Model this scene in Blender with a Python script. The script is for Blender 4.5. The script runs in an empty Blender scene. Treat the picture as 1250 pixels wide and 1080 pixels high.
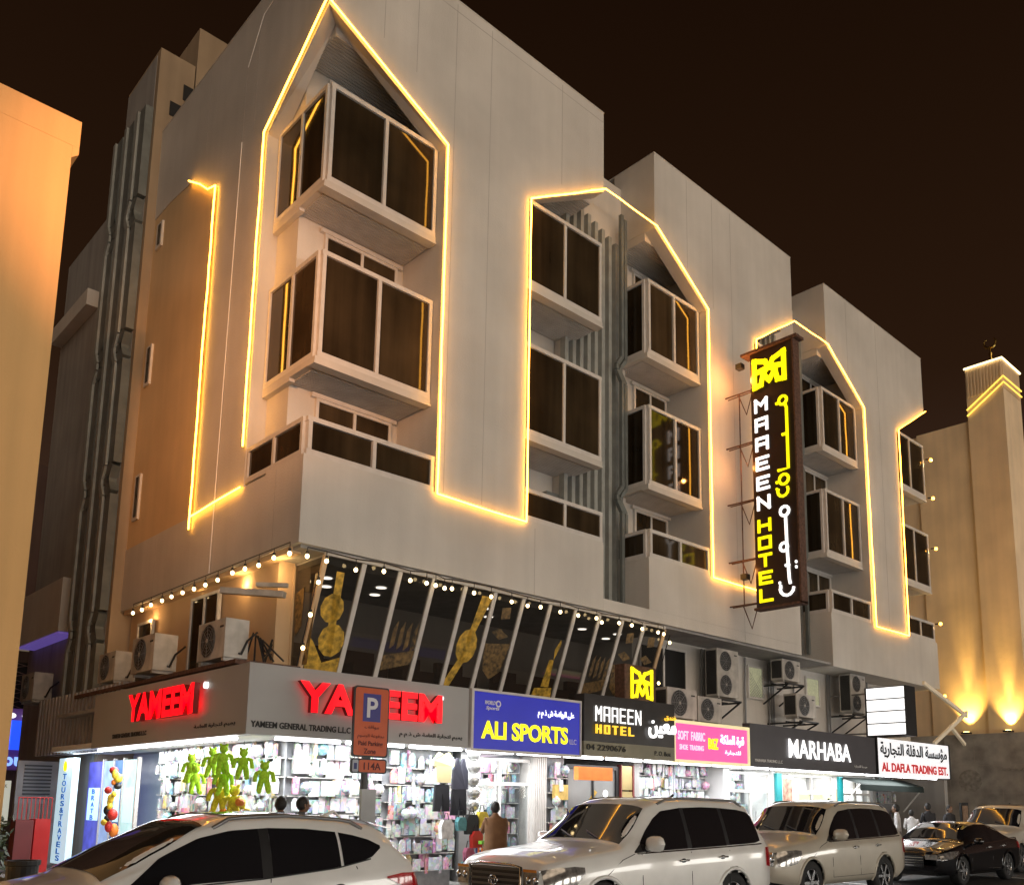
import bpy, bmesh, math, random
import numpy as np
from mathutils import Vector, Matrix
random.seed(7)
R = math.radians
SC = bpy.context.scene
COL = SC.collection
# ------------------------------------------------------------------ camera
cam = bpy.data.cameras.new('camera')
cam_o = bpy.data.objects.new('camera', cam); COL.objects.link(cam_o); SC.camera = cam_o
cam.sensor_width = 36; cam.lens = 1108.99/1250*36
cam.shift_x = (625-653.85)/1250; cam.shift_y = (796.18-540)/1250
cam.clip_start = .1; cam.clip_end = 600
_y, _p, _r = .757215, .16246, .0129377
_f = Vector((math.cos(_p)*math.sin(_y), math.cos(_p)*math.cos(_y), math.sin(_p)))
_a = Vector((math.cos(_y), -math.sin(_y), 0)); _u = _a.cross(_f)
_r2 = math.cos(_r)*_a+math.sin(_r)*_u; _u2 = -math.sin(_r)*_a+math.cos(_r)*_u
cam_o.matrix_world = Matrix(((_r2.x, _u2.x, -_f.x, 0), (_r2.y, _u2.y, -_f.y, 0), (_r2.z, _u2.z, -_f.z, 1.8), (0, 0, 0, 1)))
# ------------------------------------------------------------------ world: night sky lit by the city
w = bpy.data.worlds.new('World'); SC.world = w; w.use_nodes = True
nt = w.node_tree; nt.nodes.clear()
wo = nt.nodes.new('ShaderNodeOutputWorld'); bg = nt.nodes.new('ShaderNodeBackground')
tc = nt.nodes.new('ShaderNodeTexCoord'); sp = nt.nodes.new('ShaderNodeSeparateXYZ'); rp = nt.nodes.new('ShaderNodeValToRGB')
nt.links.new(tc.outputs['Generated'], sp.inputs[0]); nt.links.new(sp.outputs['Z'], rp.inputs[0])
rp.color_ramp.elements[0].position = 0; rp.color_ramp.elements[0].color = (.070, .038, .026, 1)
rp.color_ramp.elements[1].position = .85; rp.color_ramp.elements[1].color = (.0050, .0018, .0006, 1)
e = rp.color_ramp.elements.new(.42); e.color = (.0215, .0092, .0042, 1)
nt.links.new(rp.outputs[0], bg.inputs[0]); bg.inputs[1].default_value = 1.0
nt.links.new(bg.outputs[0], wo.inputs[0])
# ------------------------------------------------------------------ the one sun: the street's wide lamp light, low and warm
sun = bpy.data.lights.new('sun', 'SUN'); sun.energy = 1.15; sun.angle = R(50); sun.color = (1, .78, .56)
sun_o = bpy.data.objects.new('sun', sun); COL.objects.link(sun_o)
sun_o.rotation_euler = Vector((.27, .90, -.27)).to_track_quat('-Z', 'Y').to_euler()
vs = SC.view_settings; vs.view_transform = 'Standard'; vs.look = 'None'; vs.exposure = 0; vs.gamma = 1; vs.use_curve_mapping = False
SC.cycles.max_bounces = 6; SC.cycles.diffuse_bounces = 3; SC.cycles.glossy_bounces = 3; SC.cycles.transparent_max_bounces = 8
SC.cycles.sample_clamp_indirect = 4; SC.cycles.use_denoising = True; SC.cycles.caustics_reflective = False; SC.cycles.caustics_refractive = False
# ------------------------------------------------------------------ materials
MATS = {}
def mat(name, col, rough=.6, metal=0., var=.12, ns=2.5, bump=0., bs=60, emit=None, es=0., coat=0., streak=0., spec=.5, rnd=0., rb=0.):
    if name in MATS: return MATS[name]
    m = bpy.data.materials.new(name); m.use_nodes = True; n = m.node_tree; b = n.nodes['Principled BSDF']
    b.inputs['Roughness'].default_value = rough; b.inputs['Metallic'].default_value = metal
    b.inputs['Specular IOR Level'].default_value = spec; b.inputs['Coat Weight'].default_value = coat
    tc = n.nodes.new('ShaderNodeTexCoord'); last = None
    rgb = n.nodes.new('ShaderNodeRGB'); rgb.outputs[0].default_value = (*col, 1); last = rgb.outputs[0]
    def mul(sock, lo, hi):
        nonlocal last
        mr = n.nodes.new('ShaderNodeMapRange'); mr.inputs[1].default_value = .3; mr.inputs[2].default_value = .7
        mr.inputs[3].default_value = lo; mr.inputs[4].default_value = hi; n.links.new(sock, mr.inputs[0])
        vm = n.nodes.new('ShaderNodeVectorMath'); vm.operation = 'SCALE'
        n.links.new(last, vm.inputs[0]); n.links.new(mr.outputs[0], vm.inputs['Scale']); last = vm.outputs[0]
    if var:
        no = n.nodes.new('ShaderNodeTexNoise'); no.inputs['Scale'].default_value = ns; no.inputs['Detail'].default_value = 5
        n.links.new(tc.outputs['Object'], no.inputs['Vector']); mul(no.outputs[0], 1-var, 1+var*.5)
    if streak:
        mp = n.nodes.new('ShaderNodeMapping'); mp.inputs['Scale'].default_value = (2.2, 2.2, .12)
        n.links.new(tc.outputs['Object'], mp.inputs[0])
        no = n.nodes.new('ShaderNodeTexNoise'); no.inputs['Scale'].default_value = 1.6; no.inputs['Detail'].default_value = 6
        n.links.new(mp.outputs[0], no.inputs['Vector']); mul(no.outputs[0], 1-streak, 1+streak*.3)
    if rnd:
        oi = n.nodes.new('ShaderNodeObjectInfo'); hs = n.nodes.new('ShaderNodeHueSaturation')
        hs.inputs['Saturation'].default_value = 1.0
        mt = n.nodes.new('ShaderNodeMath'); mt.operation = 'MULTIPLY_ADD'; mt.inputs[1].default_value = rnd; mt.inputs[2].default_value = .5-rnd/2
        n.links.new(oi.outputs['Random'], mt.inputs[0]); n.links.new(mt.outputs[0], hs.inputs['Hue'])
        n.links.new(last, hs.inputs['Color']); last = hs.outputs[0]
    if rb:
        oi = n.nodes.new('ShaderNodeObjectInfo'); mt = n.nodes.new('ShaderNodeMath'); mt.operation = 'MULTIPLY_ADD'; mt.inputs[1].default_value = rb; mt.inputs[2].default_value = 1-rb*.4
        n.links.new(oi.outputs['Random'], mt.inputs[0]); vm = n.nodes.new('ShaderNodeVectorMath'); vm.operation = 'SCALE'; n.links.new(last, vm.inputs[0]); n.links.new(mt.outputs[0], vm.inputs['Scale']); last = vm.outputs[0]
    n.links.new(last, b.inputs['Base Color'])
    if bump:
        no = n.nodes.new('ShaderNodeTexNoise'); no.inputs['Scale'].default_value = bs; no.inputs['Detail'].default_value = 4
        n.links.new(tc.outputs['Object'], no.inputs['Vector'])
        bp = n.nodes.new('ShaderNodeBump'); bp.inputs['Strength'].default_value = bump; bp.inputs['Distance'].default_value = .02
        n.links.new(no.outputs[0], bp.inputs['Height']); n.links.new(bp.outputs[0], b.inputs['Normal'])
    if emit: b.inputs['Emission Color'].default_value = (*emit, 1); b.inputs['Emission Strength'].default_value = es
    MATS[name] = m
    return m
def glassy(name, tint, clear, rough=.03):
    """tinted pane: partly see-through, partly mirror"""
    m = bpy.data.materials.new(name); m.use_nodes = True; n = m.node_tree; n.nodes.clear()
    o = n.nodes.new('ShaderNodeOutputMaterial'); g = n.nodes.new('ShaderNodeBsdfGlossy'); g.inputs['Roughness'].default_value = rough
    g.inputs['Color'].default_value = (.8, .8, .8, 1)
    t = n.nodes.new('ShaderNodeBsdfTransparent'); t.inputs[0].default_value = (*tint, 1)
    d = n.nodes.new('ShaderNodeBsdfDiffuse'); d.inputs[0].default_value = (*[c*.12 for c in tint], 1)
    m1 = n.nodes.new('ShaderNodeMixShader'); m1.inputs[0].default_value = clear
    n.links.new(d.outputs[0], m1.inputs[1]); n.links.new(t.outputs[0], m1.inputs[2])
    lf = n.nodes.new('ShaderNodeLayerWeight'); pw = n.nodes.new('ShaderNodeMath'); pw.operation = 'POWER'; pw.inputs[1].default_value = 4.5; n.links.new(lf.outputs['Facing'], pw.inputs[0])
    lw = n.nodes.new('ShaderNodeMath'); lw.operation = 'MULTIPLY_ADD'; lw.inputs[1].default_value = .9; lw.inputs[2].default_value = .05; n.links.new(pw.outputs[0], lw.inputs[0])
    m2 = n.nodes.new('ShaderNodeMixShader'); n.links.new(lw.outputs[0], m2.inputs[0])
    n.links.new(m1.outputs[0], m2.inputs[1]); n.links.new(g.outputs[0], m2.inputs[2]); n.links.new(m2.outputs[0], o.inputs[0])
    MATS[name] = m; return m
stucco = mat('painted_stucco', (.61, .575, .53), .85, var=.16, ns=.45, bump=.3, bs=25, streak=.055)
sodium_st = mat('sodium_tinted_stucco', (.64, .47, .27), .85, var=.12, ns=.6, bump=.25, bs=25, streak=.06)  # niche wall: the sodium light's orange is put into the colour
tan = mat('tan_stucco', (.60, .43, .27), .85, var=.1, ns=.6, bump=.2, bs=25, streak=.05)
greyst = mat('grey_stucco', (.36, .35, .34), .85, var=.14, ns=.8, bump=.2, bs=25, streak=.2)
brownst = mat('dark_brown_render', (.16, .10, .09), .85, var=.2, ns=.6, streak=.2)  # dark brown, the far building's own colour
white_al = mat('white_painted_aluminium', (.62, .59, .56), .42, var=.08, ns=6)
joint = mat('joint_filler', (.40, .37, .34), .9, var=.1)
soffit = mat('soffit_board', (.50, .48, .46), .7, var=.14, ns=3)
green = mat('green_painted_metal', (.15, .165, .16), .5, var=.25, ns=3)
green2 = mat('pale_green_painted_metal', (.31, .325, .31), .55, var=.2, ns=3)
dglass = mat('brown_tinted_glass', (.044, .030, .016), .07, var=.4, ns=.8, spec=.30, streak=.45, rb=.9)
mglass = glassy('smoked_glass', (.42, .40, .38), .75)
cglass = glassy('clear_shop_glass', (.93, .95, .95), .97)
chrome = mat('polished_chrome', (.62, .62, .62), .12, 1., var=0)
steel = mat('grey_metal', (.32, .32, .32), .45, .7, var=.15)
black = mat('black_metal', (.015, .015, .016), .4, var=.2)
rubber = mat('black_rubber', (.018, .018, .018), .8, var=.2)
acm = mat('beige_enamel', (.50, .47, .43), .5, var=.30, ns=4, streak=.2)
acdark = mat('dark_grille', (.045, .043, .042), .6, var=.3)
rust = mat('rusty_steel', (.12, .06, .04), .8, var=.5, ns=14)
gold = mat('gold_vinyl_print', (.46, .27, .03), .5, var=.85, ns=9, emit=(.6, .36, .03), es=.10)
goldd = mat('dim_gold_vinyl_print', (.17, .105, .035), .5, var=.9, ns=11)
led = mat('led_strip_light', (1, .8, .4), .5, var=0, emit=(1, .42, .040), es=16)
bulbm = mat('warm_bulb_glass', (1, .8, .5), .3, var=0, emit=(1, .72, .34), es=9)
tubem = mat('white_tube_light', (1, 1, 1), .5, var=0, emit=(.96, .98, 1), es=9)
asphalt = mat('asphalt', (.05, .049, .048), .7, var=.25, ns=1.5, bump=.4, bs=90)
paving = mat('concrete_paving', (.27, .25, .23), .75, var=.18, ns=2, bump=.2, bs=40)
stone = mat('grey_granite_cladding', (.38, .37, .355), .4, var=.5, ns=1.3, bump=.1, bs=30)
redl = mat('red_lit_acrylic', (.8, .01, .01), .4, var=0, emit=(1, .0, .008), es=1.5)
reds = mat('dark_red_letter_side', (.25, .004, .004), .5, var=0)
whitel = mat('white_lit_acrylic', (.9, .9, .9), .4, var=0, emit=(1, .99, .97), es=1.4)
yellowl = mat('yellow_lit_acrylic', (.9, .8, .02), .4, var=0, emit=(1, .86, .0), es=1.15)
amberl = mat('amber_lit_acrylic', (.9, .5, .02), .4, var=0, emit=(1, .62, .05), es=1.1)
signgrey = mat('grey_composite_panel', (.36, .355, .35), .38, var=.07, ns=1.2)
blk = mat('black_print', (.02, .02, .02), .6, var=0)
wht = mat('white_print', (.8, .8, .8), .6, var=.02)
# ------------------------------------------------------------------ mesh helper
K = .92                                       # building survey units -> metres, about the camera's height
class MB:
    def __init__(s): s.v = []; s.f = []; s.m = []
    def face(s, pts, mi=0):
        b = len(s.v); s.v += [tuple(p) for p in pts]; s.f.append(tuple(range(b, b+len(pts)))); s.m.append(mi); return s
    def grid(s, rows, mi=0, closed=False):
        b = len(s.v); n = len(rows[0])
        for r in rows: s.v += [tuple(p) for p in r]
        for i in range(len(rows)-1):
            for j in range(n if closed else n-1):
                j2 = (j+1) % n
                s.f.append((b+i*n+j, b+i*n+j2, b+(i+1)*n+j2, b+(i+1)*n+j)); s.m.append(mi)
        return s
    def box(s, x0, x1, y0, y1, z0, z1, mi=0):
        b = len(s.v)
        s.v += [(x, y, z) for x in (x0, x1) for y in (y0, y1) for z in (z0, z1)]
        for q in ((0, 1, 3, 2), (4, 6, 7, 5), (0, 4, 5, 1), (2, 3, 7, 6), (0, 2, 6, 4), (1, 5, 7, 3)):
            s.f.append(tuple(b+i for i in q)); s.m.append(mi)
        return s
    def prism(s, poly, fa, fb, mi=0, mb=None):
        """poly: 2D points; fa, fb map a 2D point to the near and far face"""
        n = len(poly); b = len(s.v)
        s.v += [tuple(fa(*p)) for p in poly]+[tuple(fb(*p)) for p in poly]
        s.f += [tuple(range(b, b+n)), tuple(range(b+2*n-1, b+n-1, -1))]; s.m += [mi, mi]
        for i in range(n):
            j = (i+1) % n; s.f.append((b+j, b+i, b+n+i, b+n+j)); s.m.append(mi if mb is None else mb)
        return s
    def obox(s, p, q, w, h, mi=0, up=(0, 0, 1)):
        """bar from p to q with a w x h section"""
        p = Vector(p); q = Vector(q); d = (q-p).normalized(); u = Vector(up)
        if abs(d.dot(u)) > .98: u = Vector((0, 1, 0))
        a = d.cross(u).normalized()*w/2; c = a.cross(d).normalized()*h/2
        b = len(s.v)
        for e in (p, q): s.v += [tuple(e+a+c), tuple(e-a+c), tuple(e-a-c), tuple(e+a-c)]
        for f in ((3, 2, 1, 0), (4, 5, 6, 7), (0, 1, 5, 4), (1, 2, 6, 5), (2, 3, 7, 6), (3, 0, 4, 7)):
            s.f.append(tuple(b+i for i in f)); s.m.append(mi)
        return s
    def tube(s, pts, r, n=8, mi=0, cap=True):
        pts = [Vector(p) for p in pts]; rows = []
        rr = r if isinstance(r, (list, tuple)) else [r]*len(pts); pa = None
        for i, p in enumerate(pts):
            d = (pts[min(i+1, len(pts)-1)]-pts[max(i-1, 0)]).normalized()
            if pa is None: pa = d.orthogonal().normalized()
            a = (pa-d*pa.dot(d)).normalized(); c = d.cross(a); pa = a
            rows.append([p+(a*math.cos(t)+c*math.sin(t))*rr[i] for t in [2*math.pi*k/n for k in range(n)]])
        s.grid(rows, mi, True)
        if cap: s.face(rows[0][::-1], mi); s.face(rows[-1], mi)
        return s
    def disc(s, c, nrm, r, n=16, mi=0, r0=0., depth=0.):
        c = Vector(c); nrm = Vector(nrm).normalized(); a = nrm.orthogonal().normalized(); b = nrm.cross(a)
        ring = lambda q, o: [c+nrm*o+(a*math.cos(2*math.pi*k/n)+b*math.sin(2*math.pi*k/n))*q for k in range(n)]
        if r0: s.grid([ring(r, depth), ring(r0, depth)], mi, True)
        else: s.face(ring(r, depth), mi)
        if depth: s.grid([ring(r, 0), ring(r, depth)], mi, True)
        return s
    def lathe(s, c, prof, n=14, mi=0, axis='z'):
        rows = []
        for r, z in prof:
            rows.append([(c[0]+r*math.cos(t), c[1]+r*math.sin(t), c[2]+z) if axis == 'z' else (c[0]+r*math.cos(t), c[1]+z, c[2]+r*math.sin(t))
                         for t in [2*math.pi*k/n for k in range(n)]])
        return s.grid(rows, mi, True)
    def ball(s, c, r, mi=0, n=10, m=6, sc=(1, 1, 1)):
        rows = []
        for i in range(m+1):
            t = math.pi*i/m; q = max(math.sin(t), .001)
            rows.append([(c[0]+sc[0]*r*q*math.cos(2*math.pi*k/n), c[1]+sc[1]*r*q*math.sin(2*math.pi*k/n), c[2]+sc[2]*r*math.cos(t)) for k in range(n)])
        return s.grid(rows, mi, True)
    def build(s, name, mats, parent=None, k=False, smooth=False, label=None):
        if not isinstance(mats, (list, tuple)): mats = [mats]
        v = np.array(s.v, float)
        if k: v = kv(v)
        o0 = ORG.get(parent.as_pointer(), (0, 0, 0)) if parent else (0, 0, 0)
        v = v-np.array(o0)
        me = bpy.data.meshes.new(name); me.from_pydata(v.tolist(), [], s.f)
        for q in mats: me.materials.append(q)
        if len(mats) > 1: me.polygons.foreach_set('material_index', s.m)
        if smooth: me.polygons.foreach_set('use_smooth', [True]*len(me.polygons))
        me.update()
        if name not in ('sky',):
            bm = bmesh.new(); bm.from_mesh(me); bmesh.ops.recalc_face_normals(bm, faces=bm.faces[:]); bm.to_mesh(me); bm.free()
        o = bpy.data.objects.new(name, me); COL.objects.link(o)
        if parent: o.parent = parent; ORG[o.as_pointer()] = o0
        else: ORG[o.as_pointer()] = (0, 0, 0)
        if label: o['label'] = label
        return o
ORG = {}
def kv(v):
    v = np.array(v, float); v = v*K; v[..., 2] += 1.8*(1-K); return v
def kp(x, y, z): return (x*K, y*K, 1.8+K*(z-1.8))
def thing(name, label, cat, loc=(0, 0, 0), group=None, k=False, rz=0):
    o = bpy.data.objects.new(name, None); COL.objects.link(o)
    if k: loc = kp(*loc)
    o.location = loc; o.rotation_euler = (0, 0, rz); ORG[o.as_pointer()] = tuple(loc); o.empty_display_size = .2
    return tag(o, label, cat, group)
def tag(o, label, cat, group=None):
    o['label'] = label; o['category'] = cat
    if group: o['group'] = group
    return o
def struct(o, kind='structure'): o['kind'] = kind; return o
def dup(o, parent=None):
    c = o.copy(); COL.objects.link(c)
    if parent: c.parent = parent
    for ch in list(o.children): dup(ch, c)
    return c
def place(src, loc, rz, label, used, group=None):
    o = src if not used else dup(src)
    o.location = loc; o.rotation_euler = (0, 0, rz); o['label'] = label
    if group: o['group'] = group
    return o
# lettering -------------------------------------------------------
AR = {'ا': (0xFE8D, 0xFE8E, 0, 0), 'ب': (0xFE8F, 0xFE90, 0xFE91, 0xFE92), 'ة': (0xFE93, 0xFE94, 0, 0), 'ت': (0xFE95, 0xFE96, 0xFE97, 0xFE98), 'ج': (0xFE9D, 0xFE9E, 0xFE9F, 0xFEA0),
      'د': (0xFEA9, 0xFEAA, 0, 0), 'ر': (0xFEAD, 0xFEAE, 0, 0), 'س': (0xFEB1, 0xFEB2, 0xFEB3, 0xFEB4), 'ع': (0xFEC9, 0xFECA, 0xFECB, 0xFECC), 'ف': (0xFED1, 0xFED2, 0xFED3, 0xFED4),
      'ل': (0xFEDD, 0xFEDE, 0xFEDF, 0xFEE0), 'م': (0xFEE1, 0xFEE2, 0xFEE3, 0xFEE4), 'ن': (0xFEE5, 0xFEE6, 0xFEE7, 0xFEE8), 'ه': (0xFEE9, 0xFEEA, 0xFEEB, 0xFEEC), 'و': (0xFEED, 0xFEEE, 0, 0),
      'ؤ': (0xFE85, 0xFE86, 0, 0), 'ي': (0xFEF1, 0xFEF2, 0xFEF3, 0xFEF4), 'ق': (0xFED5, 0xFED6, 0xFED7, 0xFED8), 'ش': (0xFEB5, 0xFEB6, 0xFEB7, 0xFEB8), 'ض': (0xFEBD, 0xFEBE, 0xFEBF, 0xFEC0),
      'ذ': (0xFEAB, 0xFEAC, 0, 0), 'ى': (0xFEEF, 0xFEF0, 0, 0), 'خ': (0xFEA5, 0xFEA6, 0xFEA7, 0xFEA8), 'ط': (0xFEC1, 0xFEC2, 0xFEC3, 0xFEC4), 'ص': (0xFEB9, 0xFEBA, 0xFEBB, 0xFEBC),
      'ك': (0xFED9, 0xFEDA, 0xFEDB, 0xFEDC), 'ز': (0xFEAF, 0xFEB0, 0, 0), 'ح': (0xFEA1, 0xFEA2, 0xFEA3, 0xFEA4)}
def arab(t):
    o = []
    for wd in t.split(' '):
        r = []
        for i, c in enumerate(wd):
            p = i > 0 and AR[wd[i-1]][2]; nx = i < len(wd)-1 and AR[c][2]
            r.append(chr(AR[c][(3 if nx else 1) if p else (2 if nx else 0)]))
        o.append(''.join(reversed(r)))
    return ' '.join(reversed(o))
def text(s, org, right, up, w, h, mats, parent, depth=.01, bold=0., name='lettering', k=True, letters=False, lname='letter', shear=0.):
    """flat or raised lettering fitted into a w x h box with its lower left corner at org"""
    cu = bpy.data.curves.new('tmp', 'FONT'); cu.body = s; cu.size = 1; cu.extrude = .02; cu.offset = bold; cu.resolution_u = 3
    to = bpy.data.objects.new('tmp', cu); COL.objects.link(to)
    me = bpy.data.meshes.new_from_object(to.evaluated_get(bpy.context.evaluated_depsgraph_get()))
    bpy.data.objects.remove(to); bpy.data.curves.remove(cu)
    v = np.array([q.co[:] for q in me.vertices]); lo = v.min(0); hi = v.max(0)
    q = (v-lo)/(hi-lo); Rv = np.array(Vector(right).normalized()); Uv = np.array(Vector(up).normalized()); N = np.cross(Rv, Uv)
    pos = np.array(org)+np.outer(q[:, 0]*w+shear*q[:, 1]*h, Rv)+np.outer(q[:, 1]*h, Uv)+np.outer(q[:, 2]*depth, N)
    if k: pos = kv(pos)
    o0 = np.array(ORG.get(parent.as_pointer(), (0, 0, 0))); pos = pos-o0
    me.vertices.foreach_set('co', pos.ravel())
    if not isinstance(mats, (list, tuple)): mats = [mats]
    bm = bmesh.new(); bm.from_mesh(me); bmesh.ops.remove_doubles(bm, verts=bm.verts[:], dist=1e-4); bm.normal_update()
    Nv = Vector(N)
    for f in bm.faces: f.material_index = 0 if (len(mats) < 2 or abs(f.normal.dot(Nv)) > .6) else 1
    me.materials.clear()
    if letters:
        seen = set(); out = []
        for st in bm.faces:
            if st.index in seen: continue
            isl = [st]; seen.add(st.index); i = 0
            while i < len(isl):
                for e in isl[i].edges:
                    for g in e.link_faces:
                        if g.index not in seen: seen.add(g.index); isl.append(g)
                i += 1
            mb = MB()
            vm = {}
            for f in isl:
                for vv in f.verts:
                    if vv.index not in vm: vm[vv.index] = len(mb.v); mb.v.append(tuple(vv.co+Vector(o0)))
                mb.f.append(tuple(vm[vv.index] for vv in f.verts)); mb.m.append(f.material_index)
            out.append(mb.build(lname, mats, parent))
        bm.free(); bpy.data.meshes.remove(me); return out
    bm.to_mesh(me); bm.free()
    for q in mats: me.materials.append(q)
    me.name = name; o = bpy.data.objects.new(name, me); COL.objects.link(o); o.parent = parent; ORG[o.as_pointer()] = tuple(o0)
    return o
GL = {'M': [(0, 0, 0, 1), (0, 1, .5, .5), (.5, .5, 1, 1), (1, 1, 1, 0)], 'A': [(0, 0, 0, 1), (0, 1, 1, 1), (1, 1, 1, 0), (0, .45, 1, .45)],
      'E': [(1, 1, 0, 1), (0, 1, 0, 0), (0, 0, 1, 0), (0, .5, .85, .5)], 'N': [(0, 0, 0, 1), (0, 1, 1, 0), (1, 0, 1, 1)], 'H': [(0, 0, 0, 1), (1, 0, 1, 1), (0, .5, 1, .5)],
      'O': [(0, 0, 0, 1), (0, 1, 1, 1), (1, 1, 1, 0), (1, 0, 0, 0)], 'T': [(0, 1, 1, 1), (.5, 1, .5, 0)], 'L': [(0, 1, 0, 0), (0, 0, 1, 0)],
      '*': [(0, 0, 0, 1), (0, 1, .36, .86), (.36, .86, .5, .62), (.5, .62, .64, .86), (.64, .86, 1, 1), (1, 1, 1, 0), (0, 0, .22, .04), (1, 0, .78, .04), (.22, .04, .30, .42), (.78, .04, .70, .42), (.30, .42, .5, .12), (.70, .42, .5, .12),
            (.05, .52, .5, .62), (.95, .52, .5, .62), (.3, .42, .5, .62), (.7, .42, .5, .62)]}
def glyph(ch, org, right, up, w, h, t, m, parent, depth=.03, name='letter', k=True, grid=False):
    b = MB(); Rv = Vector(right); Uv = Vector(up); N = Rv.cross(Uv); O = Vector(org)
    for i, (x0, y0, x1, y1) in enumerate(GL[ch]):
        p = O+Rv*(t/2+x0*(w-t))+Uv*(t/2+y0*(h-t)); q = O+Rv*(t/2+x1*(w-t))+Uv*(t/2+y1*(h-t)); d = (q-p).normalized()
        p = p-d*t/2*.98+N*(depth/2+i*.0012); q = q+d*t/2*.98+N*(depth/2+i*.0012)
        b.obox(p, q, t, depth, 0, up=N)
    return b.build(name, m, parent, k)
# ================================================================== GROUND
X0, Y0, XS, YS = 8.22, 15.32, 6.63, 13.73      # facade planes and sign planes in survey units
g = struct(MB().face([(-150, -150, -.004), (250, -150, -.004), (250, 250, -.004), (-150, 250, -.004)]).build('ground', mat('sandy_ground', (.12, .10, .085), .9, var=.2)))
struct(MB().face([(-140, -7, 0), (200, -7, 0), (200, 11.3, 0), (-140, 11.3, 0)]).build('road', asphalt))
struct(MB().face([(3.1, 11.3, .001), (5.2, 11.3, .001), (5.2, 60, .001), (3.1, 60, .001)]).build('side_street', asphalt))
struct(MB().box(5.2, 40, 11.45, 16.5, -.1, .15).box(5.2, 7.7, 16.5, 40, -.1, .15).box(-30, 3.1, 11.45, 40, -.1, .15).box(40, 90, 11.45, 14, -.1, .15).build('pavement', paving))
struct(MB().box(5.2, 90, 11.3, 11.45, -.1, .16).box(-30, 3.1, 11.3, 11.45, -.1, .16).build('kerb', mat('kerb_concrete', (.33, .31, .28), .8)))
mk = MB()
for i in range(12): mk.box(-6+i*5.3, -5.9+i*5.3, 8.2, 11.2, .001, .005)
struct(mk.build('parking_line', wht))
# ================================================================== HOTEL BUILDING (survey units, built with k=True)
hb = thing('hotel_building', 'white five storey corner hotel with gabled balcony bays outlined in warm light strips', 'building', (X0, Y0, 0), k=True)
ZB, ZP, ZSH, ZAP, ZR = 6.63, 8.36, 16.8, 18.42, 20.85
T = .38
def streetslab(poly, name='wall', x_mitre=None, m=stucco, d=T, y=Y0):
    fb = lambda x, z: (x+(d if (x_mitre is not None and abs(x-x_mitre) < .01) else 0), y+d, z)
    return MB().prism(poly, lambda x, z: (x, y, z), fb).build(name, m, hb, True)
streetslab([(X0, ZB), (16.84, ZB), (16.84, ZP), (14.05, ZP), (14.05, ZSH), (16.84, ZAP), (16.84, ZR), (X0, ZR), (X0, ZAP), (11.4, ZSH), (11.4, ZP), (X0, ZP)], x_mitre=X0)
streetslab([(19.05, ZAP), (21.52, ZSH), (21.52, ZP), (24.15, ZP), (24.15, ZSH), (26.6, ZAP), (26.6, ZR), (19.05, ZR)])
streetslab([(18.68, 6.95), (26.45, 6.95), (26.45, ZP-.003), (18.68, ZP-.003)])
streetslab([(16.843, ZB), (26.45, ZB), (26.45, 6.947), (16.843, 6.947)])
streetslab([(28.9, ZAP), (31.5, ZSH), (31.5, ZP), (34.38, ZP), (34.38, ZSH), (37.1, ZAP), (37.1, ZR), (28.9, ZR)])
streetslab([(28.5, 6.5), (37.1, 6.5), (37.1, ZP-.003), (28.5, ZP-.003)])
# left facade slab with its own two openings
YL = 24.77
lp = [(Y0, ZB), (YL, ZB), (YL, 8.30), (20.42, 8.30), (20.42, ZSH), (22.2, 17.88), (23.6, 18.05), (YL, 18.05), (YL, ZR), (Y0, ZR), (Y0, ZAP), (17.86, ZSH), (17.86, ZP), (Y0, ZP)]
MB().prism(lp, lambda y, z: (X0, y, z), lambda y, z: (X0+T, y+(T if abs(y-Y0) < .01 else 0), z)).build('wall', stucco, hb, True)
# core masses behind the slabs
YC, XC = 16.88, 8.62
c = MB()
c.box(XC, 16.5, YC, 24.7, 6.64, ZR-.05)
c.box(16.5, 37.0, YC+.25, 24.7, 6.64, ZR-.9)
c.box(19.45, 26.55, YC, YC+.24, 6.96, ZR-.05).box(28.9, 37.05, YC, YC+.24, 6.6, ZR-.05)
c.build('core_wall', stucco, hb, True)
c = MB()                                        # piers, gable masses and returns between slab and core
for x0, x1 in ((11.4, 14.05), (21.52, 24.15), (31.5, 34.38)): c.box(x0, x1, Y0+T, YC, ZP, 18.45)
c.box(XC, 16.84, Y0+T, YC, 18.455, ZR-.003); c.box(19.05, 26.6, Y0+T, YC, 18.455, ZR-.003); c.box(28.9, 37.1, Y0+T, YC, 18.455, ZR-.003)
c.box(XC, 16.84, Y0+T, YC, ZB+.003, ZP-.003); c.box(18.68, 26.45, Y0+T, YC, 6.953, ZP-.006); c.box(28.5, 37.1, Y0+T, YC, 6.503, ZP-.006)
c.box(X0+T, XC+.02, 17.86, 20.42, ZB+.003, ZR-.003)
c.build('pier', stucco, hb, True)
MB().box(X0+.02, XC, 20.43, YL, 8.31, 18.04).build('niche_wall', sodium_st, hb, True)
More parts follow.
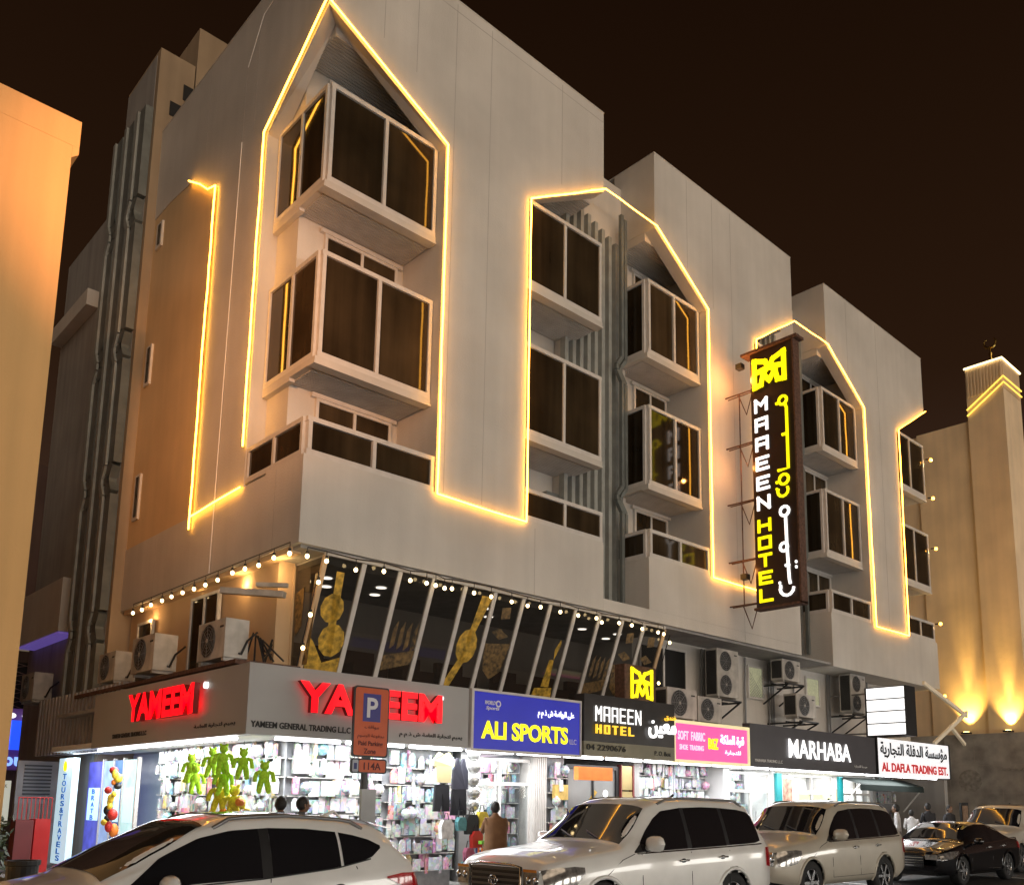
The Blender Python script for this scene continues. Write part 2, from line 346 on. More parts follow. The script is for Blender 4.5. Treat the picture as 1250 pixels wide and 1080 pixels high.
# joints of the render panels, thin recessed-looking filler strips standing 3 mm proud
j = MB()
jn = 0
for x, z0, z1 in ((12.72, ZP+.1, ZR-.1), (9.6, 18.5, ZR-.1), (10.5, 18.2, ZR-.1), (11.62, ZP+.1, ZR-.1), (15.2, 17.8, ZR-.1), (22.9, ZP+.1, ZR-.1), (21.9, 17, ZR-.1), (32.9, ZP+.1, ZR-.1), (23.2, ZB, ZP), (14.4, ZB, ZP-.1), (20.6, 17.8, ZR-.1), (30.5, 17.8, ZR-.1)):
    MB().box(x, x+.013, Y0-.003, Y0+.002, z0, z1).build('panel_joint', joint, hb, True)
j.box(X0+.1, 16.8, Y0-.003, Y0+.002, ZR-.3, ZR-.287)
for y, z0, z1 in ((19.2, ZB, ZR-1.7), (18.6, 17.2, ZR-.2), (21.4, 18.3, ZR-.2), (16.4, ZB, ZP), (22.6, ZB, 8.2)): MB().box(X0-.003, X0+.002, y, y+.013, z0, z1).build('panel_joint', joint, hb, True)
j.build('panel_joint', joint, hb, True)
cb = MB().tube([(X0-.03, 19.15, 17.3), (X0-.03, 19.2, 12), (X0-.03, 19.25, 6.7)], .012, 5); cb.tube([(X0-.03, 16.1, 20.6), (X0-.03, 18.4, 20.3), (X0-.03, 19.1, 19.3)], .01, 5)
cb.build('cable', wht, hb, True)
MB().box(37.01, 37.08, YC+.3, 24.6, 6.6, 19.9).build('end_wall', stucco, hb, True)
# copings
MB().box(X0-.012, 16.85, Y0-.012, Y0+.5, ZR, ZR+.025).box(X0-.012, X0+.5, Y0+.5, YL, ZR, ZR+.025).box(19.04, 26.61, Y0-.012, 17.3, ZR, ZR+.025).box(28.89, 37.11, Y0-.012, 17.3, ZR, ZR+.025).build('coping', stucco, hb, True)
# recessed gaps with green vertical fins
for gx0, gx1 in ((16.84, 19.02), (26.6, 28.88)):
    wl = MB().box(gx0-.3, gx1+.2, 16.62, YC+.2, 6.96, 20.3).build('gap_wall', stucco, hb, True)
    n = 8
    for i in range(n):
        x = gx0-.35+i*(gx1-gx0+.2)/n
        MB().box(x, x+.13, 16.42, 16.615, 7.0, 18.9-(.1*i)).build('fin', green2, wl, True)
    for side in (0, 1):
        pts = []
        for zc in (7.0, 10.3, 14.2, 19.0):
            xx = gx1-.18-.26*side
            if 7 < zc < 19: pts += [(xx, 16.30-.1*side, zc-.45), (xx-.22, 16.30-.1*side, zc-.15), (xx-.22, 16.3-.1*side, zc+.0), (xx, 16.3-.1*side, zc+.3)]
            else: pts += [(xx, 16.3-.1*side, zc)]
        b = MB()
        for p, q in zip(pts, pts[1:]): b.obox(p, q, .11, .11, up=(0, 1, 0))
        b.build('green_post', green, wl, True)
# balconies: glazed boxes
def window(px0, px1, y, z0, z1, par, nm='window', mull=2, m=dglass, plane='y', fw=.07):
    fr = MB(); g_ = MB()
    def bx(b, a0, a1, d0, d1, z0, z1):
        if plane == 'y': b.box(a0, a1, y+d0, y+d1, z0, z1)
        else: b.box(y+d0, y+d1, a0, a1, z0, z1)
    bx(fr, px0, px1, -.06, .02, z0, z0+fw); bx(fr, px0, px1, -.06, .02, z1-fw, z1)
    for i in range(mull+1):
        a = px0+(px1-px0-fw)*i/mull; bx(fr, a, a+fw, -.059, .019, z0+fw, z1-fw)
    w_ = fr.build(nm, white_al, par, True)
    for i in range(mull):
        a = px0+fw+(px1-px0-fw)*i/mull; b2 = px0+(px1-px0-fw)*(i+1)/mull
        g1 = MB(); bx(g1, a, b2, -.03, -.01, z0+fw, z1-fw); g1.build('pane', m, w_, True)
    return w_
def rail_run(bal, p, q, z0, z1, n, cut=None, post=.09):
    """framed dark glass from p to q (plan points)"""
    p = Vector((p[0], p[1], 0)); q = Vector((q[0], q[1], 0)); d = (q-p).normalized(); L = (q-p).length
    fr = MB(); t = .07
    fr.obox(p+Vector((0, 0, z1-.05)), q+Vector((0, 0, z1-.05)), .10, .10); fr.obox(p+Vector((0, 0, z0+.06)), q+Vector((0, 0, z0+.06)), .10, .12)
    for i in range(n+1):
        a = p+d*(L*i/n); a = a+d*(post/2 if i == 0 else (-post/2 if i == n else 0))
        fr.obox(a+Vector((0, 0, z0+.12)), a+Vector((0, 0, z1-.10)), post, .085, up=(d.x, d.y, 0))
    fr.build('frame', white_al, bal, True)
    for i in range(n):
        a = p+d*(L*i/n+post*.5); b = p+d*(L*(i+1)/n-post*.5)
        MB().obox(a+Vector((0, 0, (z0+z1)/2)), b+Vector((0, 0, (z0+z1)/2)), .02, z1-z0-.22).build('pane', dglass, bal, True)
LV = ((14.60, 16.92), (10.65, 13.02))            # glass boxes of the upper two floors
LOW = (ZP, 9.22)
def soff(b, x0, x1, y0, y1, z):
    n = int((y1-y0)/.075)
    for i in range(n):
        yy = y0+(y1-y0)*i/n; b.box(x0, x1, yy, yy+.06, z-.02, z, 1)
def slab(x0, x1, y0, y1, z1, th=.15, name='balcony', bev=True):
    b = MB().box(x0, x1, y0, y1, z1-th+.02, z1)
    b.box(x0-.03, x1, y0-.03, y0+.22, z1-th-.03, z1-th+.018)
    soff(b, x0+.14, x1-.02, y0+.24, y1-.02, z1-th+.018)
    return b.build(name, [stucco, soffit], hb, True)
I = .27
for z0, z1 in LV:                                # corner bay wraps round the corner
    bal = slab(X0+I, 11.39, Y0+I, YC-.003, z0)
    MB().box(X0+I+.004, XC-.003, YC-.25, 17.84, z0-.2, z0-.003).build('ledge', stucco, bal, True)
    rail_run(bal, (X0+I+.05, Y0+I+.05), (11.38, Y0+I+.05), z0, z1, 2, post=.11)
    rail_run(bal, (X0+I+.05, Y0+I+.1), (X0+I+.05, 17.83), z0, z1, 2)
b1 = MB().box(X0, 11.395, Y0, YC-.01, ZP, ZP+.06).build('balcony', stucco, hb, True)
rail_run(b1, (X0+.06, Y0+.06), (11.37, Y0+.06), ZP+.06, 9.22, 2, post=.12); rail_run(b1, (X0+.06, Y0+.12), (X0+.06, 17.85), ZP+.06, 9.22, 2, post=.1)
for z0, z1 in LV:
    bal = slab(14.06, 16.9, Y0+.1, YC-.003, z0); rail_run(bal, (14.08, Y0+.15), (16.88, Y0+.15), z0, z1, 2)
    rail_run(bal, (16.85, Y0+.2), (16.85, 16.4), z0, z1, 1)
b1 = MB().box(14.06, 16.84, Y0+.01, YC-.01, ZP, ZP+.06).build('balcony', stucco, hb, True); rail_run(b1, (14.08, Y0+.06), (16.82, Y0+.06), ZP+.06, 9.22, 2)
for bx0, bx1 in ((19.0, 21.5), (28.86, 31.48)):
    for z0, z1 in LV:
        bal = slab(bx0, bx1, Y0+I, YC-.003, z0); rail_run(bal, (bx0+.05, Y0+I+.05), (bx1, Y0+I+.05), z0, z1, 2, post=.12); rail_run(bal, (bx0+.05, Y0+I+.11), (bx0+.05, 16.6), z0, z1, 1)
    b1 = MB().box(bx0-.32, bx1, Y0+.01, YC-.01, ZP, ZP+.06).build('balcony', stucco, hb, True)
    rail_run(b1, (bx0-.27, Y0+.06), (bx1-.02, Y0+.06), ZP+.06, 9.22, 2, post=.12); rail_run(b1, (bx0-.27, Y0+.12), (bx0-.27, 16.6), ZP+.06, 9.22, 1)
for bx0, bx1 in ((24.17, 26.6), (34.4, 37.08)):
    for z0, z1 in LV: bal = slab(bx0, bx1, Y0+.1, YC-.003, z0); rail_run(bal, (bx0+.02, Y0+.15), (bx1, Y0+.15), z0, z1, 2)
    b1 = MB().box(bx0, bx1, Y0+.01, YC-.01, ZP, ZP+.06).build('balcony', stucco, hb, True); rail_run(b1, (bx0+.02, Y0+.06), (bx1-.12, Y0+.06), ZP+.06, 9.22, 2)
# slatted ceilings inside the gables
b = MB()
for x0, x1 in ((XC, 11.39), (14.06, 16.7), (19.06, 21.5), (24.17, 26.5), (28.92, 31.48), (34.4, 37.0)):
    b = MB().box(x0, x1, Y0+T+.003, YC-.003, 18.2, 18.45)
    n = 14
    for i in range(n): b.box(x0, x1, Y0+T+.01+i*.083, Y0+T+.075+i*.083, 18.17, 18.199, 1)
    b.build('ceiling', [stucco, soffit], hb, True)
b = MB().box(X0+T+.003, XC, 15.9, 17.85, 18.2, 18.45); b.build('ceiling', [stucco, soffit], hb, True)
# windows behind the balconies
for fz in (8.42, 10.7, 14.66):
    top = {8.42: 10.38, 10.7: 14.28, 14.66: 18.0}[fz]
    for x0, x1 in ((9.25, 11.2), (14.25, 15.2), (19.85, 21.4), (24.4, 25.6), (29.5, 31.3), (34.7, 36.6)):
        window(x0, x1, YC-.02, fz, top, hb)
        MB().box(x0-.12, x1+.12, YC-.10, YC-.003, top+.003, top+.10).build('window_head', white_al, hb, True)
    MB().box(16.0, 16.45, YC-.3, YC-.003, fz+.5, fz+1.5).build('vent_grille', green, hb, True)
# narrow niche windows
for y, z0, z1 in ((24.2, 17.0, 17.6), (24.2, 12.9, 13.9), (24.2, 9.1, 10.2)):
    wf = MB().box(X0-.04, X0+.03, y-.16, y+.22, z0-.08, z1+.08).build('niche_window', white_al, hb, True); MB().box(X0-.06, X0-.041, y-.08, y+.08, z0, z1).build('pane', dglass, wf, True)
# warm light strips following the gables
def strip(pts):
    b = MB()
    for p, q in zip(pts, pts[1:]): n_ = max(1, int((Vector(q)-Vector(p)).length/.55)); pp_ = [Vector(p).lerp(Vector(q), i/n_)+(Vector([random.uniform(-.009, .009) for _ in range(3)]) if 0 < i < n_ else Vector()) for i in range(n_+1)]; b.tube(pp_, .021, 6)
    return b.build('light_strip', led, hb, True, label='warm yellow light strip outlining the gables')
o_ = .085
strip([(X0-o_, 17.86, 9.25), (X0-o_, 17.86, ZSH), (X0-o_, Y0-o_, ZAP+.05)])
strip([(X0-o_, 17.86, 8.33), (X0-o_, 20.42, 8.25)]); strip([(X0-o_, 20.44, 7.95), (X0-o_, 20.42, ZSH), (X0-o_, 20.9, 16.95), (X0-o_, 21.4, 17.35), (X0-o_, 22.2, 17.87)])
yo = Y0-o_
def sp_(*a): return [(x, yo, z) for x, z in a]
strip(sp_((X0-o_, ZAP+.05), (11.4, ZSH), (11.4, 8.36), (12.7, 8.33), (14.05, 8.33), (14.05, ZSH-.03), (16.84, ZAP+.05), (19.05, ZAP), (21.52, ZSH), (21.52, 8.33), (24.0, 8.33), (24.15, ZSH), (26.6, ZAP), (28.9, ZAP), (31.5, ZSH), (31.65, 8.31), (34.34, 8.33), (34.40, ZSH), (37.1, ZAP)))
# ---------------------------------------------------------------- rear tower, wing and roof structures of the left side
XT = 7.98
dimtan = mat('falloff_tan_stucco', (.40, .30, .20), .9, var=.2, ns=.5, streak=.15)  # light falloff up the tower painted in as a darker tan
MB().box(XT, 9.0, YL, 27.35, 0.2, 23.5).build('tower_wall', dimtan, hb, True)
MB().box(XT-.01, XT, YL+.25, 27.36, .2, 23.4).build('tower_side', greyst, hb, True)
for i, yy in enumerate((25.15, 26.05, 27.0)):
    zs = [4.3, 6.2, 10.3, 14.2, 18.3, 21.6]; pts = [(XT-.12, yy, zs[0])]
    dy = (.22, 0, -.22)[i]
    for zc in zs[1:-1]: pts += [(XT-.12, yy, zc-.45), (XT-.12, yy+dy, zc-.1), (XT-.12, yy+dy, zc+.1), (XT-.12, yy, zc+.45)]
    pts.append((XT-.12, yy, zs[-1]))
    b = MB()
    for p, q in zip(pts, pts[1:]): b.obox(p, q, .42, .22, up=(1, 0, 0))
    b.build('fin', green, hb, True)
    b = MB()
    for p, q in zip(pts, pts[1:]):
        off = Vector((-.11, .32, 0)); b.obox(Vector(p)+off, Vector(q)+off, .18, .12, up=(1, 0, 0))
    b.build('fin', green2, hb, True)
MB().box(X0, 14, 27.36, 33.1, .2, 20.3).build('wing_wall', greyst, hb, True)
MB().box(X0-.35, X0-.003, 29.3, 33.0, 17.2, 17.75).build('ledge', stucco, hb, True)
MB().box(7.72, X0-.003, 28.3, 32.6, 6.5, 8.1).build('bay', stucco, hb, True)
MB().box(7.75, X0-.003, 28.35, 32.5, 6.44, 6.497).build('bay_soffit_glow', mat('violet_lit_soffit', (.4, .3, .8), .5, var=0, emit=(.35, .22, 1), es=.2), hb, True)  # violet sign's light on the soffit, put in as self-glow
MB().box(9.05, 10.3, YL+.02, 27.0, 20.9, 24.88).build('stair_head', dimtan, hb, True)
MB().box(8.35, 8.75, YL-.03, YL-.002, 21.5, 21.95).box(8.70, 8.98, YL-.031, YL-.003, 22.2, 22.7).build('stair_opening', black, hb, True)
# ---------------------------------------------------------------- mezzanine storey under the overhang
YM = 16.6
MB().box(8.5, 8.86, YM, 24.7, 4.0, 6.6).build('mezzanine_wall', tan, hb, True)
MB().box(8.86, 19.5, YM+1.6, 24.7, .3, 6.6).box(19.45, 37, YM, 24.7, 3.0, 6.6).build('mezzanine_wall', stucco, hb, True)
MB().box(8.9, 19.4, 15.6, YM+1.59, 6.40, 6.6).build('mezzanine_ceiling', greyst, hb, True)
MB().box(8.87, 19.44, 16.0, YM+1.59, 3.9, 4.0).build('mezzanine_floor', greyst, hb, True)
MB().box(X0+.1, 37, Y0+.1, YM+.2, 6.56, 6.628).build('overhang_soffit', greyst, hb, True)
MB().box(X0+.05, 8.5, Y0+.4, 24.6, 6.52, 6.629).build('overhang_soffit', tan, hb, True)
NB = 12; X1m, X2m = 8.85, 19.38
lg = MB().box(X1m, X2m, Y0, Y0+.12, 6.5, 6.58)
win = lg.build('slanted_window', white_al, hb, True)
def sl(x, t): return (x, Y0+.05+t*.93, 6.5-t*2.5)
for i in range(NB+1):
    x = X1m+(X2m-X1m)*i/NB
    MB().obox(sl(x, 0), sl(x, 1), .07, .10, up=(1, 0, 0)).build('mullion', white_al if i not in (0, NB) else tan, win, True)
    if i < NB:
        xa = x+.04; xb = X1m+(X2m-X1m)*(i+1)/NB-.04
        MB().face([sl(xa, 0), sl(xb, 0), sl(xb, 1), sl(xa, 1)]).build('pane', mglass, win, True)
MB().face([(8.86, Y0+.1, 6.5), (8.86, YM, 6.5), (8.86, YM, 4.05), (8.86, Y0+.98, 4.05)]).build('pane', mglass, win, True)
MB().obox((8.86, YM, 6.5), (8.86, YM, 4.0), .08, .08).build('mullion', tan, win, True)
# gold prints on the panes
def on(x, t, d=.012): p = sl(x, t); return (p[0], p[1]-d, p[2])
bay = (X2m-X1m)/NB
def deco(i, kind):
    xa = X1m+bay*i; b = MB()
    P = lambda u, t: on(xa+bay*u, t)
    if kind == 'lamp':
        b.face([P(.1, .98), P(.95, .86), P(.95, .74), P(.5, .80), P(.2, .66), P(.08, .62)]); b.face([P(.35, .1), P(.55, .1), P(.7, .75), P(.5, .72)])
        for u, t, r in ((.45, .38, .3), (.62, .62, .34)):
            b.face([P(u+r*math.cos(a), t+r*.38*math.sin(a)) for a in [k*math.pi/5 for k in range(10)]])
    if kind == 'spoon':
        b.face([P(.60, .05), P(.95, .05), P(.55, .5), P(.45, .45)]); b.face([P(.5, .5), P(.55, .62), P(.1, .98), P(.08, .8)])
        b.face([P(.5+.33*math.cos(a), .5+.15*math.sin(a)) for a in [k*math.pi/6 for k in range(12)]])
    if kind == 'bowl':
        b.face([P(.06, .45), P(.94, .42), P(.8, .68), P(.5, .76), P(.2, .68)]); b.face([P(.35, .12), P(.65, .1), P(.7, .2), P(.4, .22)])
        b.face([P(.2, .34), P(.45, .3), P(.8, .36), P(.5, .40)])
    if kind == 'dish':
        b.face([P(.04, .68), P(.96, .6), P(.9, .72), P(.1, .8)])
        for u in (.2, .4, .6, .8): b.face([P(u, .45), P(u+.1, .38), P(u+.12, .58), P(u, .62)])
    if kind == 'jug':
        b.face([P(.2, .78), P(.85, .76), P(.9, .86), P(.12, .9)]); b.face([P(.5, .5), P(.66, .5), P(.72, .76), P(.42, .76)]); b.face([P(.6, .4), P(.75, .3), P(.8, .35), P(.66, .5)])
    b.build('window_print', gold if kind in ('lamp', 'spoon', 'jug') else goldd, win, True)
for i, kd in ((0, 'lamp'), (2, 'dish'), (4, 'spoon'), (5, 'bowl'), (7, 'jug'), (9, 'dish'), (10, 'bowl'), (11, 'bowl')): deco(i, kd)
b = MB()
b.face([(8.85, 15.9, 4.4), (8.85, 16.1, 4.4), (8.85, 15.75, 6.2), (8.85, 15.55, 6.2)]).face([(8.85, 16.5, 5.9), (8.85, 16.15, 6.0), (8.85, 16.2, 5.2), (8.85, 16.45, 5.0)])
b.build('window_print', goldd, win, True)
# things seen through it: downlights, a counter, seats
for x, y in ((9.6, 16.6), (10.0, 17.3), (10.9, 16.5), (11.2, 17.2), (13.9, 16.5), (14.6, 17.2), (17.4, 16.6), (18.6, 16.4), (18.9, 17.1)):
    MB().disc((x, y, 6.385), (0, 0, -1), .12, 12).build('downlight', mat('downlight_lens', (1, 1, 1), .5, var=0, emit=(1, .95, .85), es=5), hb, True)
fu = MB()
for x in (9.3, 10.6, 11.9, 13.2, 15.0, 16.4, 17.7): fu.box(x, x+.9, 17.0, 17.5, 4.0, 4.75).box(x+.05, x+.85, 17.5, 17.65, 4.0, 5.1)
fu.build('seat', mat('brown_leather', (.09, .035, .02), .5), hb, True)
# left mezzanine window, shop ceiling slab and shop walls
window(19.1, 20.6, 8.44, 4.25, 6.35, hb, mull=2, plane='x')
window(22.9, 23.9, 8.44, 4.3, 6.2, hb, mull=1, plane='x')
for x0, x1, z0, z1 in ((25.15, 26.05, 5.2, 6.3), (28.75, 29.7, 5.25, 6.3)):
    window(x0, x1, YM-.02, z0, z1, hb, mull=1, m=mat('lit_blind', (.42, .42, .28), .6, var=.25, ns=18, emit=(.75, .78, .5), es=.22))
window(19.7, 21.9, YM-.02, 4.3, 6.35, hb, mull=2, m=mat('black_opening', (.01, .01, .01), .3, var=0))
lt = MB()
for i in range(9):
    lt.obox((25.2+i*.1, YM-.1, 5.25), (25.2+min(i*.1+1, .85), YM-.1, 5.25+min(.85-i*.1+.1, 1.0)), .008, .008); lt.obox((25.2+i*.1, YM-.105, 5.25), (25.2+max(i*.1-1, 0), YM-.105, 5.25+min(i*.1, 1.0)), .008, .008)
lt.build('window_lattice', steel, hb, True)
pp = MB()
for x in (22.6, 22.75, 24.95, 26.35, 26.5, 26.62, 27.9, 30.2, 30.35, 33.2): pp.tube([(x, YM-.08, 3.9), (x, YM-.08, 5.6), (x+.05, YM-.08, 6.5)], .035, 6)
pp.build('drain_pipe', steel, hb, True)
shop_y = 15.42
whitewall = mat('white_shop_wall', (.78, .78, .77), .5, var=.05)
MB().box(XS+.25, 33.6, YS+.25, 17.9, 2.86, 2.98).box(XS+.25, 8.4, 17.9, YL, 2.86, 2.98).build('canopy_soffit', whitewall, hb, True)
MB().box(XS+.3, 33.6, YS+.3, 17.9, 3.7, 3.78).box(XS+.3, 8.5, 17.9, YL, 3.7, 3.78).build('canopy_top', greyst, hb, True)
MB().box(8.9, 37.2, 17.9, 18.0, .12, 2.86).box(8.85, 8.9, 15.8, 24.7, .12, 2.86).build('shop_back_wall', whitewall, hb, True)
for x0, x1, m in ((12.3, 12.66, steel), (14.42, 14.86, white_al), (18.0, 18.2, greyst), (21.9, 22.2, whitewall), (24.45, 24.6, whitewall), (30.9, 31.1, greyst), (36.9, 37.2, greyst)):
    MB().box(x0, x1, shop_y-.12, 17.89, .12, 2.857).build('shop_pier', m, hb, True)
pl = MB()
for i in range(7): pl.box(14.44+i*.06, 14.475+i*.06, shop_y-.15, shop_y-.121, .15, 2.85)
pl.build('shutter_guide', white_al, hb, True)
# ================================================================== SHOP SIGNS
RX, UZ, LY = (1, 0, 0), (0, 0, 1), (0, -1, 0)
ZS0, ZS1 = 2.81, 3.97
t = thing('shop_sign', 'grey corner fascia sign wrapping both streets with raised red lit letters', 'sign', (XS, YS, ZS0), k=True)
MB().box(XS, 11.2, YS, YS+.25, ZS0, ZS1).build('sign_panel', signgrey, t, True)
MB().box(XS, XS+.25, YS+.251, 21.05, ZS0, ZS1).build('sign_panel', signgrey, t, True)
text('YAMEEM', (7.44, YS-.09, 3.22), RX, UZ, 2.97, .52, [redl, reds], t, .10, bold=.035, letters=True)
text('YAMEEM', (XS-.09, 18.5, 3.23), LY, UZ, 3.1, .54, [redl, reds], t, .10, bold=.045, letters=True)
text('YAMEEM GENERAL TRADING L.L.C', (6.70, YS-.012, 2.925), RX, UZ, 1.85, .105, blk, t, .01, bold=.02)
text(arab('يميم لتجارة العامة ش ذ م م'), (9.58, YS-.012, 2.925), RX, UZ, 1.46, .11, blk, t, .01, bold=.01)
text('YAMEEM GENERAL TRADING L.L.C', (XS-.012, 19.75, 2.97), LY, UZ, 1.85, .09, blk, t, .01, bold=.02)
text(arab('يميم لتجارة العامة'), (XS-.012, 15.7, 2.95), LY, UZ, 1.6, .10, blk, t, .01)
MB().disc((10.50, YS-.002, 3.71), (0, -1, 0), .045, 16, depth=.05).build('registered_mark_lamp', whitel, t, True)
MB().disc((XS-.002, 15.30, 3.72), (-1, 0, 0), .06, 16, depth=.05).build('registered_mark_lamp', whitel, t, True)
bluel = mat('blue_lit_sign_film', (.02, .03, .35), .35, var=.3, ns=.6, emit=(.02, .02, .42), es=.5)
t = thing('shop_sign', 'blue lit shop sign with yellow ALI SPORTS lettering', 'sign', (11.28, YS, ZS0), k=True)
MB().box(11.30, 14.30, YS-.02, YS+.2, ZS0, 3.93).build('sign_panel', bluel, t, True)
fr = MB()
for a in ((11.24, 14.34, ZS0-.05, ZS0-.002), (11.24, 14.34, 3.932, 3.98)): fr.box(a[0], a[1], YS-.05, YS+.1, a[2], a[3])
fr.box(11.24, 11.298, YS-.05, YS+.1, ZS0, 3.93).box(14.302, 14.34, YS-.05, YS+.1, ZS0, 3.93); fr.build('frame', white_al, t, True)
text('ALI SPORTS', (11.50, YS-.035, 3.01), RX, UZ, 2.42, .36, yellowl, t, .012, bold=.03, letters=True)
text('LLC', (13.98, YS-.035, 3.02), RX, UZ, .2, .11, wht, t, .01)
text(arab('على الرياضة ش ذ م م'), (13.03, YS-.035, 3.52), RX, UZ, 1.08, .19, whitel, t, .01, bold=.02)
text('WORLD', (11.56, YS-.035, 3.69), RX, UZ, .28, .08, wht, t, .01, bold=.02, shear=.3); text('Sports', (11.6, YS-.035, 3.57), RX, UZ, .34, .09, wht, t, .01, bold=.02, shear=.3)
MB().disc((11.93, YS-.035, 3.72), (0, -1, 0), .07, 14, r0=.04, depth=.01).build('football_emblem', wht, t, True)
# hotel sign
hs = mat('black_mirror_panel', (.045, .042, .042), .22, var=.2)
t = thing('shop_sign', 'black horizontal sign reading MAAEEN HOTEL above the hotel entrance', 'sign', (14.36, YS, 2.78), k=True)
MB().box(14.37, 17.53, YS-.10, YS+.2, 3.12, 4.16).build('sign_panel', hs, t, True)
MB().box(14.37, 17.53, YS-.10, YS+.2, 2.80, 3.118).build('lower_panel', mat('olive_gold_panel', (.22, .20, .13), .35, var=.2), t, True)
for i, ch in enumerate('MAAEEN'): glyph(ch, (14.70+i*.27, YS-.12, 3.57), RX, UZ, .20, .34, .034, whitel, t, .015)
for i, ch in enumerate('HOTEL'): glyph(ch, (14.70+i*.275, YS-.12, 3.30), RX, UZ, .16, .2, .030, amberl, t, .05)
text(arab('معين'), (16.50, YS-.13, 3.30), RX, UZ, 1.02, .42, whitel, t, .04, bold=.02)
text(arab('فندق'), (17.10, YS-.13, 3.74), RX, UZ, .42, .13, amberl, t, .03)
text('04 2290676', (14.42, YS-.115, 2.93), RX, UZ, 1.3, .13, blk, t, .01, bold=.01)
text('P. O. Box', (16.75, YS-.115, 2.90), RX, UZ, .6, .11, blk, t, .01)
# small emblem box standing on it
t = thing('emblem_sign', 'small dark box sign with lit yellow butterfly emblem standing on the hotel sign', 'sign', (16.5, YS+.15, 4.2), k=True)
MB().box(15.96, 17.10, YS+.12, YS+.42, 4.17, 5.02).build('box', rust, t, True)
glyph('*', (16.16, YS+.115, 4.22), RX, UZ, .80, .74, .082, yellowl, t, .03, name='emblem')
# pink sign
pinkl = mat('pink_lit_sign_film', (.7, .08, .3), .35, var=.15, ns=.8, emit=(.85, .10, .36), es=.85)
t = thing('shop_sign', 'pink lit sign with pale yellow border beside the hotel sign', 'sign', (17.6, YS, 2.8), k=True)
MB().box(17.64, 20.74, YS-.02, YS+.2, 2.86, 3.74).build('sign_panel', pinkl, t, True)
fr = MB().box(17.56, 20.82, YS-.05, YS+.1, 2.78, 2.857).box(17.56, 20.82, YS-.05, YS+.1, 3.743, 3.82).box(17.56, 17.637, YS-.05, YS+.1, 2.86, 3.74).box(20.743, 20.82, YS-.05, YS+.1, 2.86, 3.74)
fr.build('frame', mat('pale_yellow_lit_border', (.8, .7, .4), .4, var=0, emit=(1, .9, .5), es=.55), t, True)
palep = mat('pale_pink_lit_print', (.8, .6, .7), .5, var=0, emit=(1, .62, .78), es=.9)
text('SOFT  FABRIC', (17.74, YS-.035, 3.34), RX, UZ, 1.1, .22, palep, t, .01, bold=.02); text('SHOE  TRADING', (17.8, YS-.035, 3.10), RX, UZ, .98, .13, palep, t, .01, bold=.02)
text('B&Z', (18.98, YS-.035, 3.16), RX, UZ, .42, .28, yellowl, t, .01, bold=.04)
text(arab('قرة الملكة'), (19.50, YS-.035, 3.26), RX, UZ, 1.06, .3, whitel, t, .01, bold=.03); text(arab('للتجارة'), (19.7, YS-.035, 3.04), RX, UZ, .7, .13, whitel, t, .01)
# MARHABA
t = thing('shop_sign', 'long dark grey fascia sign with white MARHABA lettering', 'sign', (20.9, YS, 2.8), k=True)
MB().box(20.86, 27.95, YS-.03, YS+.2, 2.79, 3.95).build('sign_panel', mat('charcoal_composite_panel', (.075, .072, .082), .35, var=.1), t, True)
text('MARHABA', (22.72, YS-.06, 3.11), RX, UZ, 3.54, .53, whitel, t, .015, bold=.012, letters=True)
text('MARHABA TRADING L.L.C', (21.05, YS-.045, 2.93), RX, UZ, 1.35, .08, wht, t, .01); text(arab('مرحبا للتجارة'), (26.5, YS-.045, 2.95), RX, UZ, .8, .09, wht, t, .01)
# AL DAFLA
t = thing('shop_sign', 'white backlit sign reading AL DAFLA TRADING EST. in red below Arabic', 'sign', (28, YS, 2.8), k=True)
MB().box(28.02, 33.5, YS-.06, YS+.2, 2.80, 3.97).build('sign_panel', mat('white_backlit_film', (.8, .8, .8), .4, var=.05, ns=1, emit=(.96, .97, 1), es=.7), t, True)
text(arab('مؤسسة الدفلة التجارية'), (28.2, YS-.075, 3.34), RX, UZ, 5.1, .52, blk, t, .01, bold=.025)
text('AL DAFLA TRADING EST.', (28.25, YS-.075, 2.90), RX, UZ, 5.05, .30, mat('red_print', (.5, .01, .01), .5, var=0, emit=(.6, .02, .02), es=.4), t, .01, bold=.035)
MB().box(27.97, 28.015, YS-.09, YS+.2, 2.78, 4.0).box(33.502, 33.56, YS-.09, YS+.2, 2.78, 4.0).build('frame', black, t, True)
# blade sign
XB = 22.35
t = thing('blade_sign', 'tall black vertical blade sign reading MAAEEN HOTEL with Arabic beside it', 'sign', (XB, Y0, 7.4), k=True)
MB().box(XB, XB+.26, 12.92, 14.34, 7.42, 15.25).build('sign_box', mat('dark_sign_face', (.030, .014, .010), .3, var=.3, ns=1), t, True)
MB().box(XB-.04, XB+.29, 12.86, 12.915, 7.36, 15.3).box(XB-.10, XB+.34, 12.72, 14.62, 15.255, 15.33).box(XB-.04, XB+.29, 12.86, 14.4, 7.34, 7.41).build('edge_trim', rust, t, True)
glyph('*', (XB-.005, 14.26, 14.05), LY, UZ, 1.15, 1.0, .15, yellowl, t, .03, name='emblem', k=True)
zt = 13.75
for i, ch in enumerate('MAAEEN'): glyph(ch, (XB-.005, 14.22, zt-.43-i*.605), LY, UZ, .45, .43, .085, whitel, t, .03)
for i, ch in enumerate('HOTEL'): glyph(ch, (XB-.005, 14.22, 9.62-i*.52), LY, UZ, .45, .40, .085, yellowl, t, .03)
def ycoord(u): return 14.34-u*1.42
def script(parts, m):
    b = MB()
    for pts in parts: b.tube([(XB-.03, ycoord(u), z) for u, z in pts], .045, 6)
    return b.build('arabic_lettering', m, t, True)
